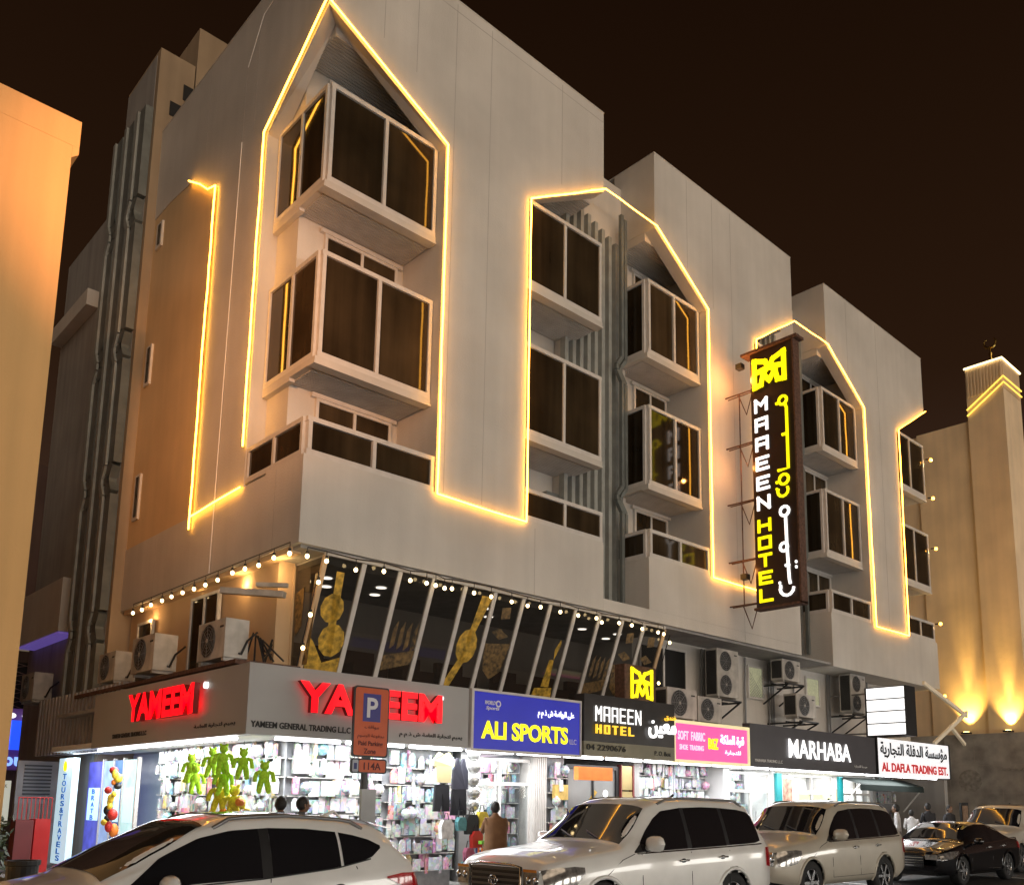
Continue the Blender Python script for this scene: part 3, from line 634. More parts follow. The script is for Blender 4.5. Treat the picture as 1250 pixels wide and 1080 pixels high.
cir = lambda u, z, r, a0=0, a1=360: [(u+r*math.cos(R(a))/1.42, z+r*math.sin(R(a))) for a in range(a0, a1+1, 30)]
script([cir(.76, 13.45, .13), [(.8, 13.35), (.84, 13.2), (.84, 11.35), (.6, 11.35)], [(.72, 12.4), (.84, 12.4)], cir(.73, 11.05, .15), cir(.70, 10.72, .17, 150, 390), [(.6, 13.4), (.63, 13.4)], [(.55, 11.0), (.58, 11.0)], [(.55, 10.8), (.58, 10.8)]], yellowl)
script([cir(.72, 10.1, .14), [(.74, 9.96), (.75, 9.1)], cir(.68, 9.05, .12), [(.75, 9.1), (.78, 8.1), (.80, 7.95)], [(.70, 8.5), (.80, 8.5)], cir(.72, 7.85, .22, 180, 360), [(.58, 7.85), (.58, 7.95)], [(.93, 8.55), (.96, 8.55)], [(.93, 8.4), (.96, 8.4)], [(.55, 8.02), (.58, 8.02)]], whitel)
for z in (15.0, 8.4):
    MB().box(XB-.1, XB+.1, 14.6, 14.8, z-.08, z+.08).build('spot_lamp', black, t, True)  # lamp bodies added to go with the added orange lamps behind the sign
br = MB()
for z in (14.2, 12.55, 10.75, 8.95, 7.6):
    br.tube([(XB+.1, Y0+.02, z), (XB+.1, 14.34, z-.02)], .025, 5).tube([(XB+.25, Y0+.02, z), (XB+.25, 14.34, z)], .02, 5).tube([(XB+.1, Y0-.45, z), (XB+.1, Y0-.75, z-.75), (XB+.1, 14.34, z-.05)], .022, 5)
br.tube([(XB+.1, Y0-.5, 14.2), (XB+.1, Y0-.5, 7.6)], .02, 5)
br.build('bracket', rust, t, True)
# light box and frame at the right end
t = thing('light_box_sign', 'black projecting light box with four white lit panels under the right end of the overhang', 'sign', (30, 13.9, 4.1), k=True)
MB().box(30.0, 30.75, 13.55, 15.0, 4.15, 5.85).build('case', black, t, True)
for i in range(4): MB().box(29.97, 29.999, 13.60, 14.92, 4.2+i*.415, 4.2+i*.415+(.37 if i else .25)+(0 if i else .12)).build('lit_panel', whitel, t, True)
MB().tube([(30.4, 15.0, 5.7), (30.4, YM, 5.7)], .03, 5).tube([(30.4, 15.0, 4.3), (30.4, YM, 4.3)], .03, 5).build('bracket', steel, t, True)
t = thing('steel_bracing', 'cream painted diagonal bracing bars under the far end of the hotel overhang', 'bracing', (36.5, 14.2, 4), k=True)
cream = mat('glowing_cream_paint', (.75, .66, .52), .5, var=.05, emit=(1, .8, .5), es=.12)  # cream paint with a faint warm glow of its own
MB().obox((33.2, 14.3, 6.3), (37.0, 14.3, 5.35), .09, .14).obox((37.0, 14.29, 5.5), (33.8, 14.29, 4.1), .09, .14).obox((35.3, 14.28, 4.85), (36.6, 14.28, 4.2), .09, .12).build('bar', cream, t, True)
# travel agency vertical sign etc.
t = thing('vertical_sign', 'tall white lit panel with vertical blue TOURS & TRAVELS lettering', 'sign', (7.2, 24.5, .2), k=True)
paleb = mat('pale_blue_lit_panel', (.6, .75, .8), .4, var=.05, emit=(.55, .78, .9), es=.75)
MB().box(7.2, 7.35, 24.05, 25.15, .15, 2.72).build('panel', paleb, t, True)
blp = mat('blue_print', (.02, .12, .5), .5, var=0, emit=(.0, .16, .6), es=.35)
MB().disc((7.19, 24.6, 2.52), (-1, 0, 0), .13, 12, depth=.01).build('sun_emblem', yellowl, t, True)
for i, ch in enumerate('TOURS&TRAVELS'): text(ch, (7.192, 24.74, 2.20-i*.165), LY, UZ, .30, .135, blp, t, .006, bold=.02, name='letter')
t = thing('poster_window', 'blue poster covered shop window lit from inside beside the travel sign', 'window', (7.9, 23, .2), k=True)
for i, (ya, yb, c1, e) in enumerate(((23.85, 24.9, (.10, .10, .5), .5), (23.1, 23.8, (.25, .35, .6), .7), (22.45, 23.05, (.05, .14, .35), .5), (21.6, 22.4, (.5, .75, .75), .8))):
    m_ = mat('poster_print_%s' % 'abcd'[i], c1, .4, var=.6, ns=3, emit=c1, es=e)
    MB().box(7.85, 7.88, ya, yb, .2, 2.65).build('poster', m_, t, True)
    MB().box(7.84, 7.849, ya+.12, yb-.12, 1.2, 2.0).build('poster', paleb, t, True)
for i, ch in enumerate('BRATB'): text(ch, (7.835, 24.5, 1.85-i*.16), LY, UZ, .22, .12, blp, t, .006, bold=.02, name='letter')
MB().box(7.82, 7.9, 23.80, 23.85, .2, 2.7).box(7.82, 7.9, 23.05, 23.1, .2, 2.7).box(7.82, 7.9, 22.4, 22.45, .2, 2.7).box(7.82, 7.9, 21.5, 21.58, .2, 2.7).build('frame', white_al, t, True)
t = thing('corrugated_fascia', 'dark corrugated metal fascia left of the corner shop sign', 'fascia', (7.25, 23, 2.8), k=True)
for i in range(24): MB().box(7.2, 7.32, 21.1+i*.27, 21.1+i*.27+.15, 2.84, 4.35).build('ridge', mat('galvanised_sheet', (.42, .41, .42), .45, .2, var=.15), t, True)
MB().box(7.33, 7.5, 21.08, 27.6, 2.82, 4.37).build('backing', greyst, t, True)
# ================================================================== LAMPS OF THE PLACE AND ADDED LAMPS
def tube_light(p, q, nm=True):
    b = MB().tube([p, q], .028, 8).build('fluorescent_tube', tubem, tl, True)
tl = thing('canopy_lighting', 'row of white fluorescent tubes under the edge of the shop canopy', 'light fitting', (12, 14, 2.8), k=True)
for x in np.arange(7.2, 32, 1.35): tube_light((x, YS+.10, 2.77), (x+1.22, YS+.10, 2.77))
for y in np.arange(14.3, 20.6, 1.35): tube_light((XS+.12, y, 2.77), (XS+.12, y+1.22, 2.77))
def area(x, y, z, sx, sy, e, col=(.95, .98, 1), rot=(0, 0, 0)):  # area lights added to boost the tubes and the shop interiors
    l = bpy.data.lights.new('canopy_lamp', 'AREA'); l.shape = 'RECTANGLE'; l.size = sx*K; l.size_y = sy*K; l.energy = e; l.color = col
    o = bpy.data.objects.new('canopy_lamp', l); COL.objects.link(o); o.location = kp(x, y, z); o.rotation_euler = rot; return o
for x, e in ((9.2, 125), (12.6, 110), (16.2, 50), (19.6, 95), (23.2, 105), (26.8, 105), (30.5, 70)): area(x, 14.6, 2.83, 3.2, .8, e)
for y in (16, 19.5): area(7.5, y, 2.83, .8, 3.2, 125)
area(7.3, 23.3, 2.83, .6, 2.5, 70)
for x in (13.5, 20.2, 23.4, 27.5, 30): area(x, 16.8, 2.83, 1.6, 1.6, 60)
def point(x, y, z, e, col, r=.05, k=True):
    l = bpy.data.lights.new('lamp', 'POINT'); l.energy = e; l.color = col; l.shadow_soft_size = r
    o = bpy.data.objects.new('lamp', l); COL.objects.link(o); o.location = kp(x, y, z) if k else (x, y, z)
for z, e in ((14.6, 55), (11.8, 25), (8.6, 10)): point(XB-.25, 14.55, z, e, (1, .36, .08), .05)  # lamps added behind the blade sign to put an orange glow on the pier
# string lights
def bulb_string(pts, label, sag=.05, drops=None):
    t = thing('string_light', label, 'string lights', pts[0], k=True)
    MB().tube([(p[0], p[1], p[2]+.20) for p in pts], .012, 5).build('cable', black, t, True)
    for i, p in enumerate(pts):
        d = random.uniform(-.035, .035)
        s_ = MB().tube([(p[0], p[1], p[2]+.20), (p[0], p[1], p[2]+.07+d)], .008, 4).lathe((p[0], p[1], p[2]+d), [(.001, .10), (.03, .10), (.032, .04), (.001, .03)], 8)
        sk = s_.build('socket', black, t, True)
        MB().ball((p[0], p[1], p[2]-.005+d), .040, sc=(1, 1, 1.15)).build('bulb', bulbm, sk, True, smooth=True)
bulb_string([(X0-.10, 15.45+i*.625+random.uniform(-.05, .05), 6.43) for i in range(14)], 'string of warm bulbs hanging under the overhang on the left facade above the air conditioners')
xs_ = []; x = 8.35
while x < 19.4: xs_.append(x); x += random.choice((.62, .20, .42, .50, .24, .66))
bulb_string([(x, Y0-.12, 6.33+random.uniform(-.03, .03)) for x in xs_], 'string of warm bulbs hanging along the top of the slanted restaurant windows')
bulb_string([(8.72, Y0-.05+t_*.93, 6.25-t_*2.5) for t_ in (.12, .38, .62, .88)], 'short string of warm bulbs running down the left edge of the slanted windows')
bulb_string([(19.5, Y0-.05+t_*.93, 6.2-t_*2.5) for t_ in (.02, .45, .85)], 'short string of warm bulbs running down the right edge of the slanted windows')
point(X0+.3, 20.2, 6.3, 14, (1, .6, .22)); point(X0+.15, 18.0, 6.3, 12, (1, .6, .22)); point(X0+.15, 16.3, 6.3, 12, (1, .6, .22)); point(8.3, 23, 6.2, 9, (1, .55, .2))
# ================================================================== AIR CONDITIONERS
def make_ac(label, h=.62, fans=1, dark=False):
    t = thing('air_conditioner', label, 'air conditioner')
    w_, d_ = .92, .36
    MB().box(-w_/2, w_/2, -d_/2, d_/2, .05, h).box(-w_/2+.05, -w_/2+.12, -d_/2+.02, d_/2-.02, 0, .049).box(w_/2-.12, w_/2-.05, -d_/2+.02, d_/2-.02, 0, .049).build('casing', acm, t)
    for i in range(fans):
        z = (h+.05)/2 if fans == 1 else (.05+(h-.05)*(i+.5)/2)
        r = .25
        f = MB().disc((-.10, -d_/2-.004, z), (0, -1, 0), r, 20).build('fan_opening', acdark, t)
        b = MB()
        for q in (.06, .11, .16, .21, .25):
            b.disc((-.10, -d_/2-.012, z), (0, -1, 0), q+.004, 20, r0=q-.002, depth=.006)
        for a in range(8): b.obox((-.10, -d_/2-.018, z), (-.10+r*math.cos(a*math.pi/4), -d_/2-.018, z+r*math.sin(a*math.pi/4)), .005, .005, up=(0, 1, 0))
        b.build('fan_guard', steel, t)
    MB().ball((-.10, -d_/2-.02, (h+.05)/2 if fans == 1 else .35), .035, sc=(1, .3, 1)).build('fan_hub', acm, t)
    b = MB()
    for i in range(int((h-.15)/.035)): b.box(-w_/2-.012, -w_/2-.001, -d_/2+.03, d_/2-.03, .12+i*.035, .135+i*.035)
    b.build('coil_fins', acdark, t)
    MB().box(-w_/2-.0009, -w_/2, -d_/2+.03, d_/2-.03, .1, h-.05).build('coil', acdark, t)
    MB().box(.28, .40, -d_/2-.004, -d_/2, h-.13, h-.10).build('badge', acdark, t)
    MB().tube([(w_/2, .05, .12), (w_/2+.06, .05, .10), (w_/2+.09, .12, .3), (w_/2+.06, d_/2+.1, .45)], .018, 6).build('pipe', black, t)
    return t
acA = make_ac('beige air conditioner on the ledge above the left red sign, middle of three')
G_ = 'air conditioning units along the first floor'
place(acA, kp(7.35, 19.8, 4.36), R(-90), 'beige air conditioner on the ledge above the left red sign, middle of three', False, G_); acA.scale = (1.25,)*3
def ac2(loc, rz, label, s=1.15): o = place(acA, loc, rz, label, True, G_); o.scale = (s,)*3; return o
ac2(kp(7.5, 16.75, 4.33), R(-90), 'air conditioner under the beige ducts nearest the building corner', 1.2)
ac2(kp(7.45, 22.4, 4.4), R(-90), 'air conditioner at the far left end of the ledge, half hidden', 1.1)
ac2(kp(19.0, 14.75, 3.92), 0, 'air conditioner directly right of the yellow emblem box', 1.25)
ac2(kp(20.6, 15.0, 3.95), 0, 'air conditioner with round fan standing above the pink sign', 1.1)
ac2(kp(26.4, 15.9, 5.75), 0, 'upper one of two air conditioners stacked between the lit lattice windows', 1.1)
ac2(kp(26.7, 15.6, 4.55), 0, 'lower one of two air conditioners stacked between the lit lattice windows', 1.2)
ac2(kp(7.75, 30.0, 4.5), R(-90), 'dark air conditioner on wall brackets at the far left wing', 1.3)
acD = make_ac('tall air conditioner with two fans on a steel bracket right of the black window', 1.25, 2, True); acD['group'] = G_
place(acD, kp(22.8, 15.9, 4.9), 0, acD['label'], False, G_); acD.scale = (1.1,)*3
o = place(acD, kp(30.9, 15.9, 5.05), 0, 'tall two fan air conditioner behind the white light box', True, G_); o.scale = (1.1, 1.1, 1.05)
for (x, y, z, lb) in ((22.8, 15.9, 4.88, 'steel wall bracket under the tall two fan unit by the black window'), (26.5, 15.9, 5.73, 'steel wall bracket under the upper stacked unit'), (26.8, 15.6, 4.5, 'steel wall bracket under the lower stacked unit'), (30.9, 15.9, 5.03, 'steel wall bracket behind the white light box'), (20.6, 15.0, 3.9, 'steel bracket frame under the unit above the pink sign')):
    t = thing('wall_bracket', lb, 'bracket', (x, y, z), k=True)
    b = MB().obox((x-.55, y-.25, z-.03), (x+.6, y-.25, z-.03), .05, .05).obox((x-.55, y+.25, z-.03), (x+.6, y+.25, z-.03), .05, .05)
    for q in (-.45, .5): b.obox((x+q, y-.3, z-.06), (x+q, YM, z-.06), .05, .05).obox((x+q, y-.25, z-.08), (x+q, YM-.05, z-.65), .045, .045)
    b.build('bar', black, t, True)
t = thing('duct', 'two beige wooden duct bars sticking out above the air conditioner by the corner', 'duct', (7.6, 16.4, 5.3), k=True)
MB().obox((8.4, 16.1, 5.75), (7.6, 17.2, 5.88), .14, .12).build('bar', acm, t, True); MB().obox((8.4, 16.0, 5.92), (8.0, 16.5, 5.95), .10, .08).build('bar', acm, t, True)
t = tag(MB().box(7.15, 8.45, 15.4, 24.3, 4.18, 4.26).build('ledge', rust, None, True), 'rusty steel ledge carrying the air conditioners above the left sign', 'ledge')
t = thing('cable_run', 'black cables draped over the ledge at the building corner', 'cable', (8, 16, 4.4), k=True)
for i in range(5):
    MB().tube([(8.2-.1*i, 15.6+.2*i, 4.35), (7.9, 15.9+.1*i, 4.75+.05*i), (8.1, 16.2, 4.3+.1*i), (8.4, 16.5, 4.9-.1*i)], .02, 5).build('cable', black, t, True)
# ================================================================== SHOP FRONTS AND GOODS
def packet_mat(name, s):
    m = bpy.data.materials.new(name); m.use_nodes = True; n = m.node_tree; b = n.nodes['Principled BSDF']; b.inputs['Roughness'].default_value = .25
    tc = n.nodes.new('ShaderNodeTexCoord'); oi = n.nodes.new('ShaderNodeObjectInfo'); ad = n.nodes.new('ShaderNodeVectorMath'); ad.operation = 'ADD'
    sc = n.nodes.new('ShaderNodeVectorMath'); sc.operation = 'SCALE'; sc.inputs['Scale'].default_value = 91
    cx = n.nodes.new('ShaderNodeCombineXYZ'); n.links.new(oi.outputs['Random'], cx.inputs[0]); n.links.new(oi.outputs['Random'], cx.inputs[1]); n.links.new(cx.outputs[0], sc.inputs[0])
    n.links.new(tc.outputs['Object'], ad.inputs[0]); n.links.new(sc.outputs[0], ad.inputs[1])
    vo = n.nodes.new('ShaderNodeTexVoronoi'); vo.inputs['Scale'].default_value = s; vo.distance = 'CHEBYCHEV'; n.links.new(ad.outputs[0], vo.inputs['Vector'])
    hs = n.nodes.new('ShaderNodeHueSaturation'); hs.inputs['Saturation'].default_value = .55; hs.inputs['Value'].default_value = .8; n.links.new(vo.outputs['Color'], hs.inputs['Color'])
    rp = n.nodes.new('ShaderNodeValToRGB'); rp.color_ramp.interpolation = 'CONSTANT'; els = rp.color_ramp.elements
    els[0].color = (.50, .52, .55, 1); els[0].position = 0; els[1].position = .36; els[1].color = (.16, .24, .30, 1)
    for p_, c_ in ((.47, (.10, .35, .45, 1)), (.54, (.42, .42, .40, 1)), (.64, (.02, .02, .025, 1)), (.75, (.6, .08, .06, 1)), (.79, (.4, .4, .38, 1)), (.9, (.7, .5, .1, 1)), (.94, (.6, .15, .35, 1))):
        e = els.new(p_); e.color = c_
    n.links.new(oi.outputs['Random'], rp.inputs[0])
    mx = n.nodes.new('ShaderNodeMix'); mx.data_type = 'RGBA'; mx.inputs[0].default_value = .45
    n.links.new(rp.outputs[0], mx.inputs[6]); n.links.new(hs.outputs[0], mx.inputs[7]); n.links.new(mx.outputs[2], b.inputs['Base Color'])
    MATS[name] = m; return m
pk1 = packet_mat('printed_packet', 19); pk2 = packet_mat('printed_bag', 13)
def packet_mesh(kind):
    b = MB()
    if kind == 0: b.box(-.075, .075, -.04, 0, 0, .29)
    elif kind == 1: b.box(-.06, .06, -.05, 0, 0, .29).box(-.015, .015, -.03, -.01, .291, .31)
    elif kind == 2: b.box(-.10, .10, -.05, 0, 0, .25)
    elif kind == 3: b.tube([(0, -.05, 0), (0, -.05, .17), (0, -.05, .2), (0, -.05, .25)], [.045, .045, .02, .02], 8)
    elif kind == 4: b.prism([(-.08, 0), (.08, 0), (.09, .2), (.03, .3), (-.03, .3), (-.09, .2)], lambda x, z: (x, -.03, z), lambda x, z: (x, 0, z))
    elif kind == 5: b.box(-.15, .15, -.09, 0, 0, .30)
    elif kind == 6: b.ball((0, -.08, .11), .11, n=10, m=6)
    elif kind == 7: b.box(-.035, .035, -.03, 0, -.12, .30).box(-.05, .05, -.035, -.031, -.02, .14)
    o = b.build('packet', pk1 if kind % 2 == 0 else pk2)
    return o
protos = [packet_mesh(i) for i in range(8)]; proto_me = [o.data for o in protos]
for o in protos: bpy.data.objects.remove(o)
PKN = [0]
pegb = mat('grey_pegboard', (.30, .31, .33), .6, var=.2, ns=9)
def rack(label, org, L, dirv, z0=.55, z1=2.66, dz=.315, dens=1., group='display racks of the shops', back=None):
    """wall rack at org running L metres along dirv (world metres)"""
    ang = math.atan2(dirv[1], dirv[0]); t = thing('display_rack', label, 'rack', org, group=group, rz=ang)
    base = ORG[t.as_pointer()]; ORG[t.as_pointer()] = (0, 0, 0)
    MB().box(0, L, -.004, .02, 0, z1+.05).build('back_panel', back or pegb, t)
    z = z0
    while z < z1-.2:
        MB().box(0, L, -.13, -.005, z-.012, z).build('shelf', white_al, t)
        x = .08
        while x < L-.08:
            k = random.choice((0, 1, 1, 2, 3, 4, 4, 5, 6, 7, 7, 7)); s = random.uniform(.72, 1.08); wd = (.17, .14, .22, .11, .2, .31, .23, .09)[k]*s
            if random.random() < dens:
                o = bpy.data.objects.new('packet', proto_me[k]); COL.objects.link(o); o.parent = t
                o.location = (x+wd/2, -.06-random.uniform(0, .07), z+random.choice((.002, .002, .03, .06))); o.scale = (s, s, s); o.rotation_euler = (0, 0, random.uniform(-.15, .15)); PKN[0] += 1
            if random.random() < .22:
                k2 = random.choice((1, 4, 7, 7, 6)); o = bpy.data.objects.new('packet', proto_me[k2]); COL.objects.link(o); o.parent = t; s2 = random.uniform(.6, .9)
                o.location = (x+wd/2, -.19, z+random.uniform(0, .1)); o.scale = (s2, s2, s2); o.rotation_euler = (0, random.uniform(-.1, .1), random.uniform(-.3, .3)); PKN[0] += 1
            x += wd+random.uniform(-.03, .01)
        z += dz
    return t
P_ = lambda x, y, z: kp(x, y, z)
rack('crowded white toy rack at the far left end of the corner shop', (7.55, 20.9*K, .15), 2.6, (0, -1), z0=.75)
rack('crowded white toy rack of the corner shop behind the lime plush bears', (7.55, 18.05*K, .15), 2.5, (0, -1), z0=.75)
rack('crowded rack at the corner of the shop right behind the two heads', (7.62, 14.25, .15), 1.9, (1, 0), z0=.75)
rack('white rack of packets on the street side between the two parking sign edges', (9.6, 14.25, .15), 1.65, (1, 0), z0=.35)
rack('tall rack of bright goods seen inside the sports shop', (13.22, 16.35, .15), 1.9, (0, -1), z0=.35, dens=.97)
rack('rack on the side wall inside the shop under the pink sign', (20.1, 16.35, .15), 1.7, (0, -1), z0=.35, dens=.97)
rack('rack on the side wall inside the bright shop right of the pink sign', (22.45, 16.3, .15), 1.3, (0, -1), z0=.75, dens=.9)
rack('rack of blue and clear goods under the pink sign', (17.1, 14.6, .15), 2.9, (1, 0), z0=.75, dens=.95)
rack('small shelf of goods left of the hotel door', (13.72, 14.2, .15), .6, (1, 0), z0=.9, dens=.8)
rack('dim rack with goods under the white backlit sign', (28.6, 14.6, .15), 2.2, (1, 0), z0=.75, dens=.8, dz=.5)
# glass shop fronts
def shopfront(label, x0, x1, door=None, y=shop_y, tint=cglass, fm=white_al, zt_=2.75):
    t = thing('glazed_storefront', label, 'storefront', (x0, y, .15), group='glazed shop fronts', k=True)
    xs = [x0]+([door] if door else [])+[x1]
    f = MB().box(x0, x1, y-.04, y+.04, zt_-.07, zt_).box(x0, x1, y-.04, y+.04, .0, .12)
    for x in xs: f.box(x-.035, x+.035, y-.039, y+.039, .12, zt_-.07)
    f.box(x0+.035, x1-.035, y-.035, y+.035, 2.15, 2.22)
    f.build('frame', fm, t, True)
    for a, b in zip(xs, xs[1:]): MB().box(a+.04, b-.04, y-.006, y+.006, .12, 2.15).build('pane', tint, t, True)
    MB().tube([(xs[-2]+.15, y-.09, .9), (xs[-2]+.15, y-.09, 1.6)], .018, 6).build('handle', steel, t, True)
    return t
shopfront('aluminium glass door and window of the sports shop beside the pillar of hanging goods', 12.68, 14.4, 13.5)
shopfront('bright glazed front with white frames left part under the dark MARHABA sign', 22.25, 24.4, 23.4)
shopfront('bright glazed front with white frames right part under the dark MARHABA sign', 25.5, 28.2, 26.9)
shopfront('narrow glazed shop front right of the teal panels', 28.9, 30.8, 29.8)
yel = mat('yellow_lit_display', (.75, .68, .35), .5, var=.35, ns=2, emit=(1, .93, .6), es=.5)
wht_l = mat('white_lit_display', (.8, .8, .8), .5, var=.25, ns=3, emit=(1, 1, 1), es=.55)
t = thing('interior_display', 'glowing white and yellow wall display inside the bright shop under the dark sign', 'display', (23, 17.3, .15), k=True)
for x0, x1, z0, z1, m in ((22.5, 23.2, .6, 2.5, wht_l), (23.35, 24.2, .6, 1.5, wht_l), (23.35, 24.2, 1.6, 2.1, yel), (25.7, 26.8, .6, 2.3, yel), (26.95, 28.0, .6, 2.3, wht_l), (29.1, 30.6, .6, 2.3, wht_l)): MB().box(x0, x1, 17.3, 17.36, z0, z1).build('panel', m, t, True)
for x_, y0_, z0, z1, m in ((30.84, 15.7, .6, 2.4, wht_l), (30.84, 16.7, .6, 2.4, yel), (28.24, 15.8, .7, 2.3, yel)): MB().box(x_, x_+.05, y0_, y0_+.85, z0, z1).build('panel', m, t, True)
for x, z, r, c in ((22.7, 1.5, .16, (.7, .1, .05)), (23.7, 1.85, .14, (.75, .4, .05)), (23.9, 1.2, .1, (.1, .3, .6)), (29.6, 1.4, .2, (.1, .1, .12))): MB().ball((x, 17.2, z), r, sc=(.8, .2, 1.4)).build('product', mat('product_%d' % int(x*10), c, .4), t, True)
teal = mat('teal_paint', (.01, .25, .27), .45)
for i, (x0, x1) in enumerate(((24.5, 24.78), (28.3, 28.55))):
    tag(MB().box(x0, x1, shop_y-.25, shop_y-.16, .15, 2.75).build('teal_panel', teal, None, True), ('teal vertical panel left of the food poster', 'teal vertical panel right of the yellow lit window')[i], 'panel')
t = thing('poster', 'tall printed food poster beside the teal panel under the dark sign', 'poster', (25, 15.2, .15), k=True)
MB().box(24.8, 25.45, shop_y-.22, shop_y-.17, .3, 2.7).build('board', wht, t, True)
for z0, z1, c in ((1.9, 2.6, (.55, .28, .2)), (1.2, 1.85, (.12, .25, .08)), (.5, 1.15, (.4, .12, .06))): MB().box(24.85, 25.4, shop_y-.228, shop_y-.221, z0, z1).build('picture', mat('poster_ink_%d' % int(z0*10), c, .5, var=.7, ns=7), t, True)
t = thing('counter_panel', 'dark blue low panel with a red toy in front at the sports shop window', 'panel', (12, 14.1, .15))
MB().box(11.75, 12.35, 14.02, 14.08, .15, .95).build('panel', mat('navy_panel', (.02, .02, .09), .4), t)
MB().ball((11.95, 13.9, .75), .12, sc=(1, .8, .9)).ball((11.95, 13.9, .9), .07).build('toy', mat('red_plastic', (.55, .03, .02), .5), t, smooth=True)
# hotel entrance
t = thing('hotel_entrance', 'dark framed glass hotel entrance with gold panels beneath the black sign', 'door', (16.5, shop_y, .15), k=True)
eg = mat('grey_frosted_glass', (.20, .20, .20), .2, var=.2, ns=1.2)
MB().box(15.62, 17.35, shop_y-.02, shop_y+.02, .2, 2.6).build('pane', eg, t, True)
MB().box(15.55, 15.62, shop_y-.08, shop_y+.08, .15, 2.7).box(17.35, 17.46, shop_y-.08, shop_y+.08, .15, 2.7).box(15.62, 17.35, shop_y-.08, shop_y+.08, 2.6, 2.7).box(16.5, 16.55, shop_y-.06, shop_y+.06, .15, 2.6).build('frame', black, t, True)
for i in range(4): MB().box(17.5, 17.92, shop_y-.12, shop_y-.05, .2+i*.64, .2+i*.64+.60).build('gold_panel', mat('brushed_gold_panel', (.45, .35, .16), .35, .5, var=.2), t, True)
MB().box(17.46, 17.5, shop_y-.14, shop_y, .15, 2.75).box(17.92, 17.98, shop_y-.14, shop_y, .15, 2.75).build('red_trim', mat('dark_red_paint', (.16, .02, .015), .5), t, True)
b = MB().face([(16.15, shop_y-.024, 1.55), (16.6, shop_y-.024, 2.1), (16.7, shop_y-.024, 2.05), (16.3, shop_y-.024, 1.5)]).disc((16.75, shop_y-.024, 1.6), (0, -1, 0), .2, 14, depth=.002)
b.build('shisha_print', gold, t, True); MB().disc((17.0, shop_y-.026, 2.02), (0, -1, 0), .09, 14, depth=.002).build('white_sticker', whitel, t, True)
orl = mat('orange_lit_board', (.7, .2, .04), .4, var=.3, ns=5, emit=(.9, .25, .04), es=.45)
tag(MB().box(14.95, 16.1, 14.35, 14.5, 2.3, 2.6).build('menu_board', orl, None, True), 'small orange lit board hanging left of the hotel door', 'sign')
tag(MB().box(15.05, 15.5, shop_y-.2, shop_y-.12, 1.85, 2.2).build('notice_board', mat('yellow_notice', (.6, .42, .12), .5, var=.3, ns=8), None, True), 'yellow notice board under the orange board by the hotel door', 'sign')
# hanging goods
def cloth(name, label, cat, poly, x, y, z, m, rz=0, group=None):
    b = MB(); n = len(poly)
    b.prism(poly, lambda a, c: (a, -.025+.02*math.sin(a*25), c), lambda a, c: (a, .02+.02*math.sin(a*25), c))
    o = b.build(name, m); o.location = (x, y, z); o.rotation_euler = (0, 0, rz); return tag(o, label, cat, group)
TOP = [(-.13, 0), (-.17, .02), (-.16, .35), (-.13, .42), (-.10, .58), (-.06, .58), (-.03, .47), (.03, .47), (.06, .58), (.10, .58), (.13, .42), (.16, .35), (.17, .02), (.13, 0)]
TRO = [(-.17, -.45), (-.15, 0), (-.14, .03), (.14, .03), (.15, 0), (.17, -.45), (.04, -.45), (.0, -.12), (-.04, -.45)]
tx, ty = 10.35, 13.35
cloth('vest', 'dark grey sleeveless top hanging by the shop pillar', 'vest', TOP, 10.72, ty, 2.0, mat('dark_grey_fabric', (.05, .05, .07), .9))
cloth('shorts', 'dark shorts hanging below the grey vest', 'shorts', TRO, 10.70, ty, 1.98, mat('black_fabric', (.02, .02, .025), .9))
cloth('blouse', 'pale yellow top hanging left of the grey vest', 'blouse', [(-.15, 0), (-.17, .3), (-.22, .3), (-.24, .4), (-.12, .55), (-.05, .52), (.05, .52), (.12, .55), (.24, .4), (.22, .3), (.17, .3), (.15, 0)], 10.33, ty, 2.12, mat('pale_yellow_fabric', (.7, .6, .33), .9))
cloth('trousers', 'black trousers hanging below the pale yellow top', 'trousers', TRO, 10.30, ty, 2.05, mat('black_fabric', (.02, .02, .025), .9))
balls = thing('ball_net', 'column of silvery wrapped balls hanging on the shop pillar', 'balls', (11.1, 13.45, 1.9))
sv = mat('silver_foil_ball', (.6, .6, .58), .25, .6, var=.5, ns=12)
for i in range(5): MB().ball((11.12+.02*(i % 2), 13.45, 2.68-i*.24), .13, n=14, m=9).build('ball', sv, balls, smooth=True)
cols = [('orange', (.8, .22, .03)), ('pink', (.55, .16, .27)), ('teal', (.10, .30, .33)), ('red', (.55, .03, .02)), ('white', (.75, .75, .75)), ('green', (.2, .5, .05)), ('yellow', (.8, .6, .05)), ('black', (.02, .02, .02))]
def bag(x, y, z, ci, label, s=1.):
    nm, c_ = cols[ci]; t = thing('hanging_bag', label, 'bag', (x, y, z), group='bags hanging on the shop pillar')
    MB().prism([(-.11*s, -.3*s), (.11*s, -.3*s), (.13*s, -.1*s), (.08*s, 0), (-.08*s, 0), (-.13*s, -.1*s)], lambda a, c: (x+a, y-.05, z+c), lambda a, c: (x+a, y+.05, z+c)).build('body', mat(nm+'_plastic', c_, .5, var=.3, ns=12), t)
    MB().tube([(x-.06, y, z), (x-.03, y, z+.12), (x+.03, y, z+.12), (x+.06, y, z)], .01, 5).build('strap', black, t)
bag(10.9, 13.2, 1.55, 7, 'black shoulder bag hanging on the shop pillar', 1.2); bag(11.15, 13.2, 1.6, 6, 'yellow bag hanging on the shop pillar'); bag(10.98, 13.15, 1.25, 3, 'dark red bag low on the shop pillar')
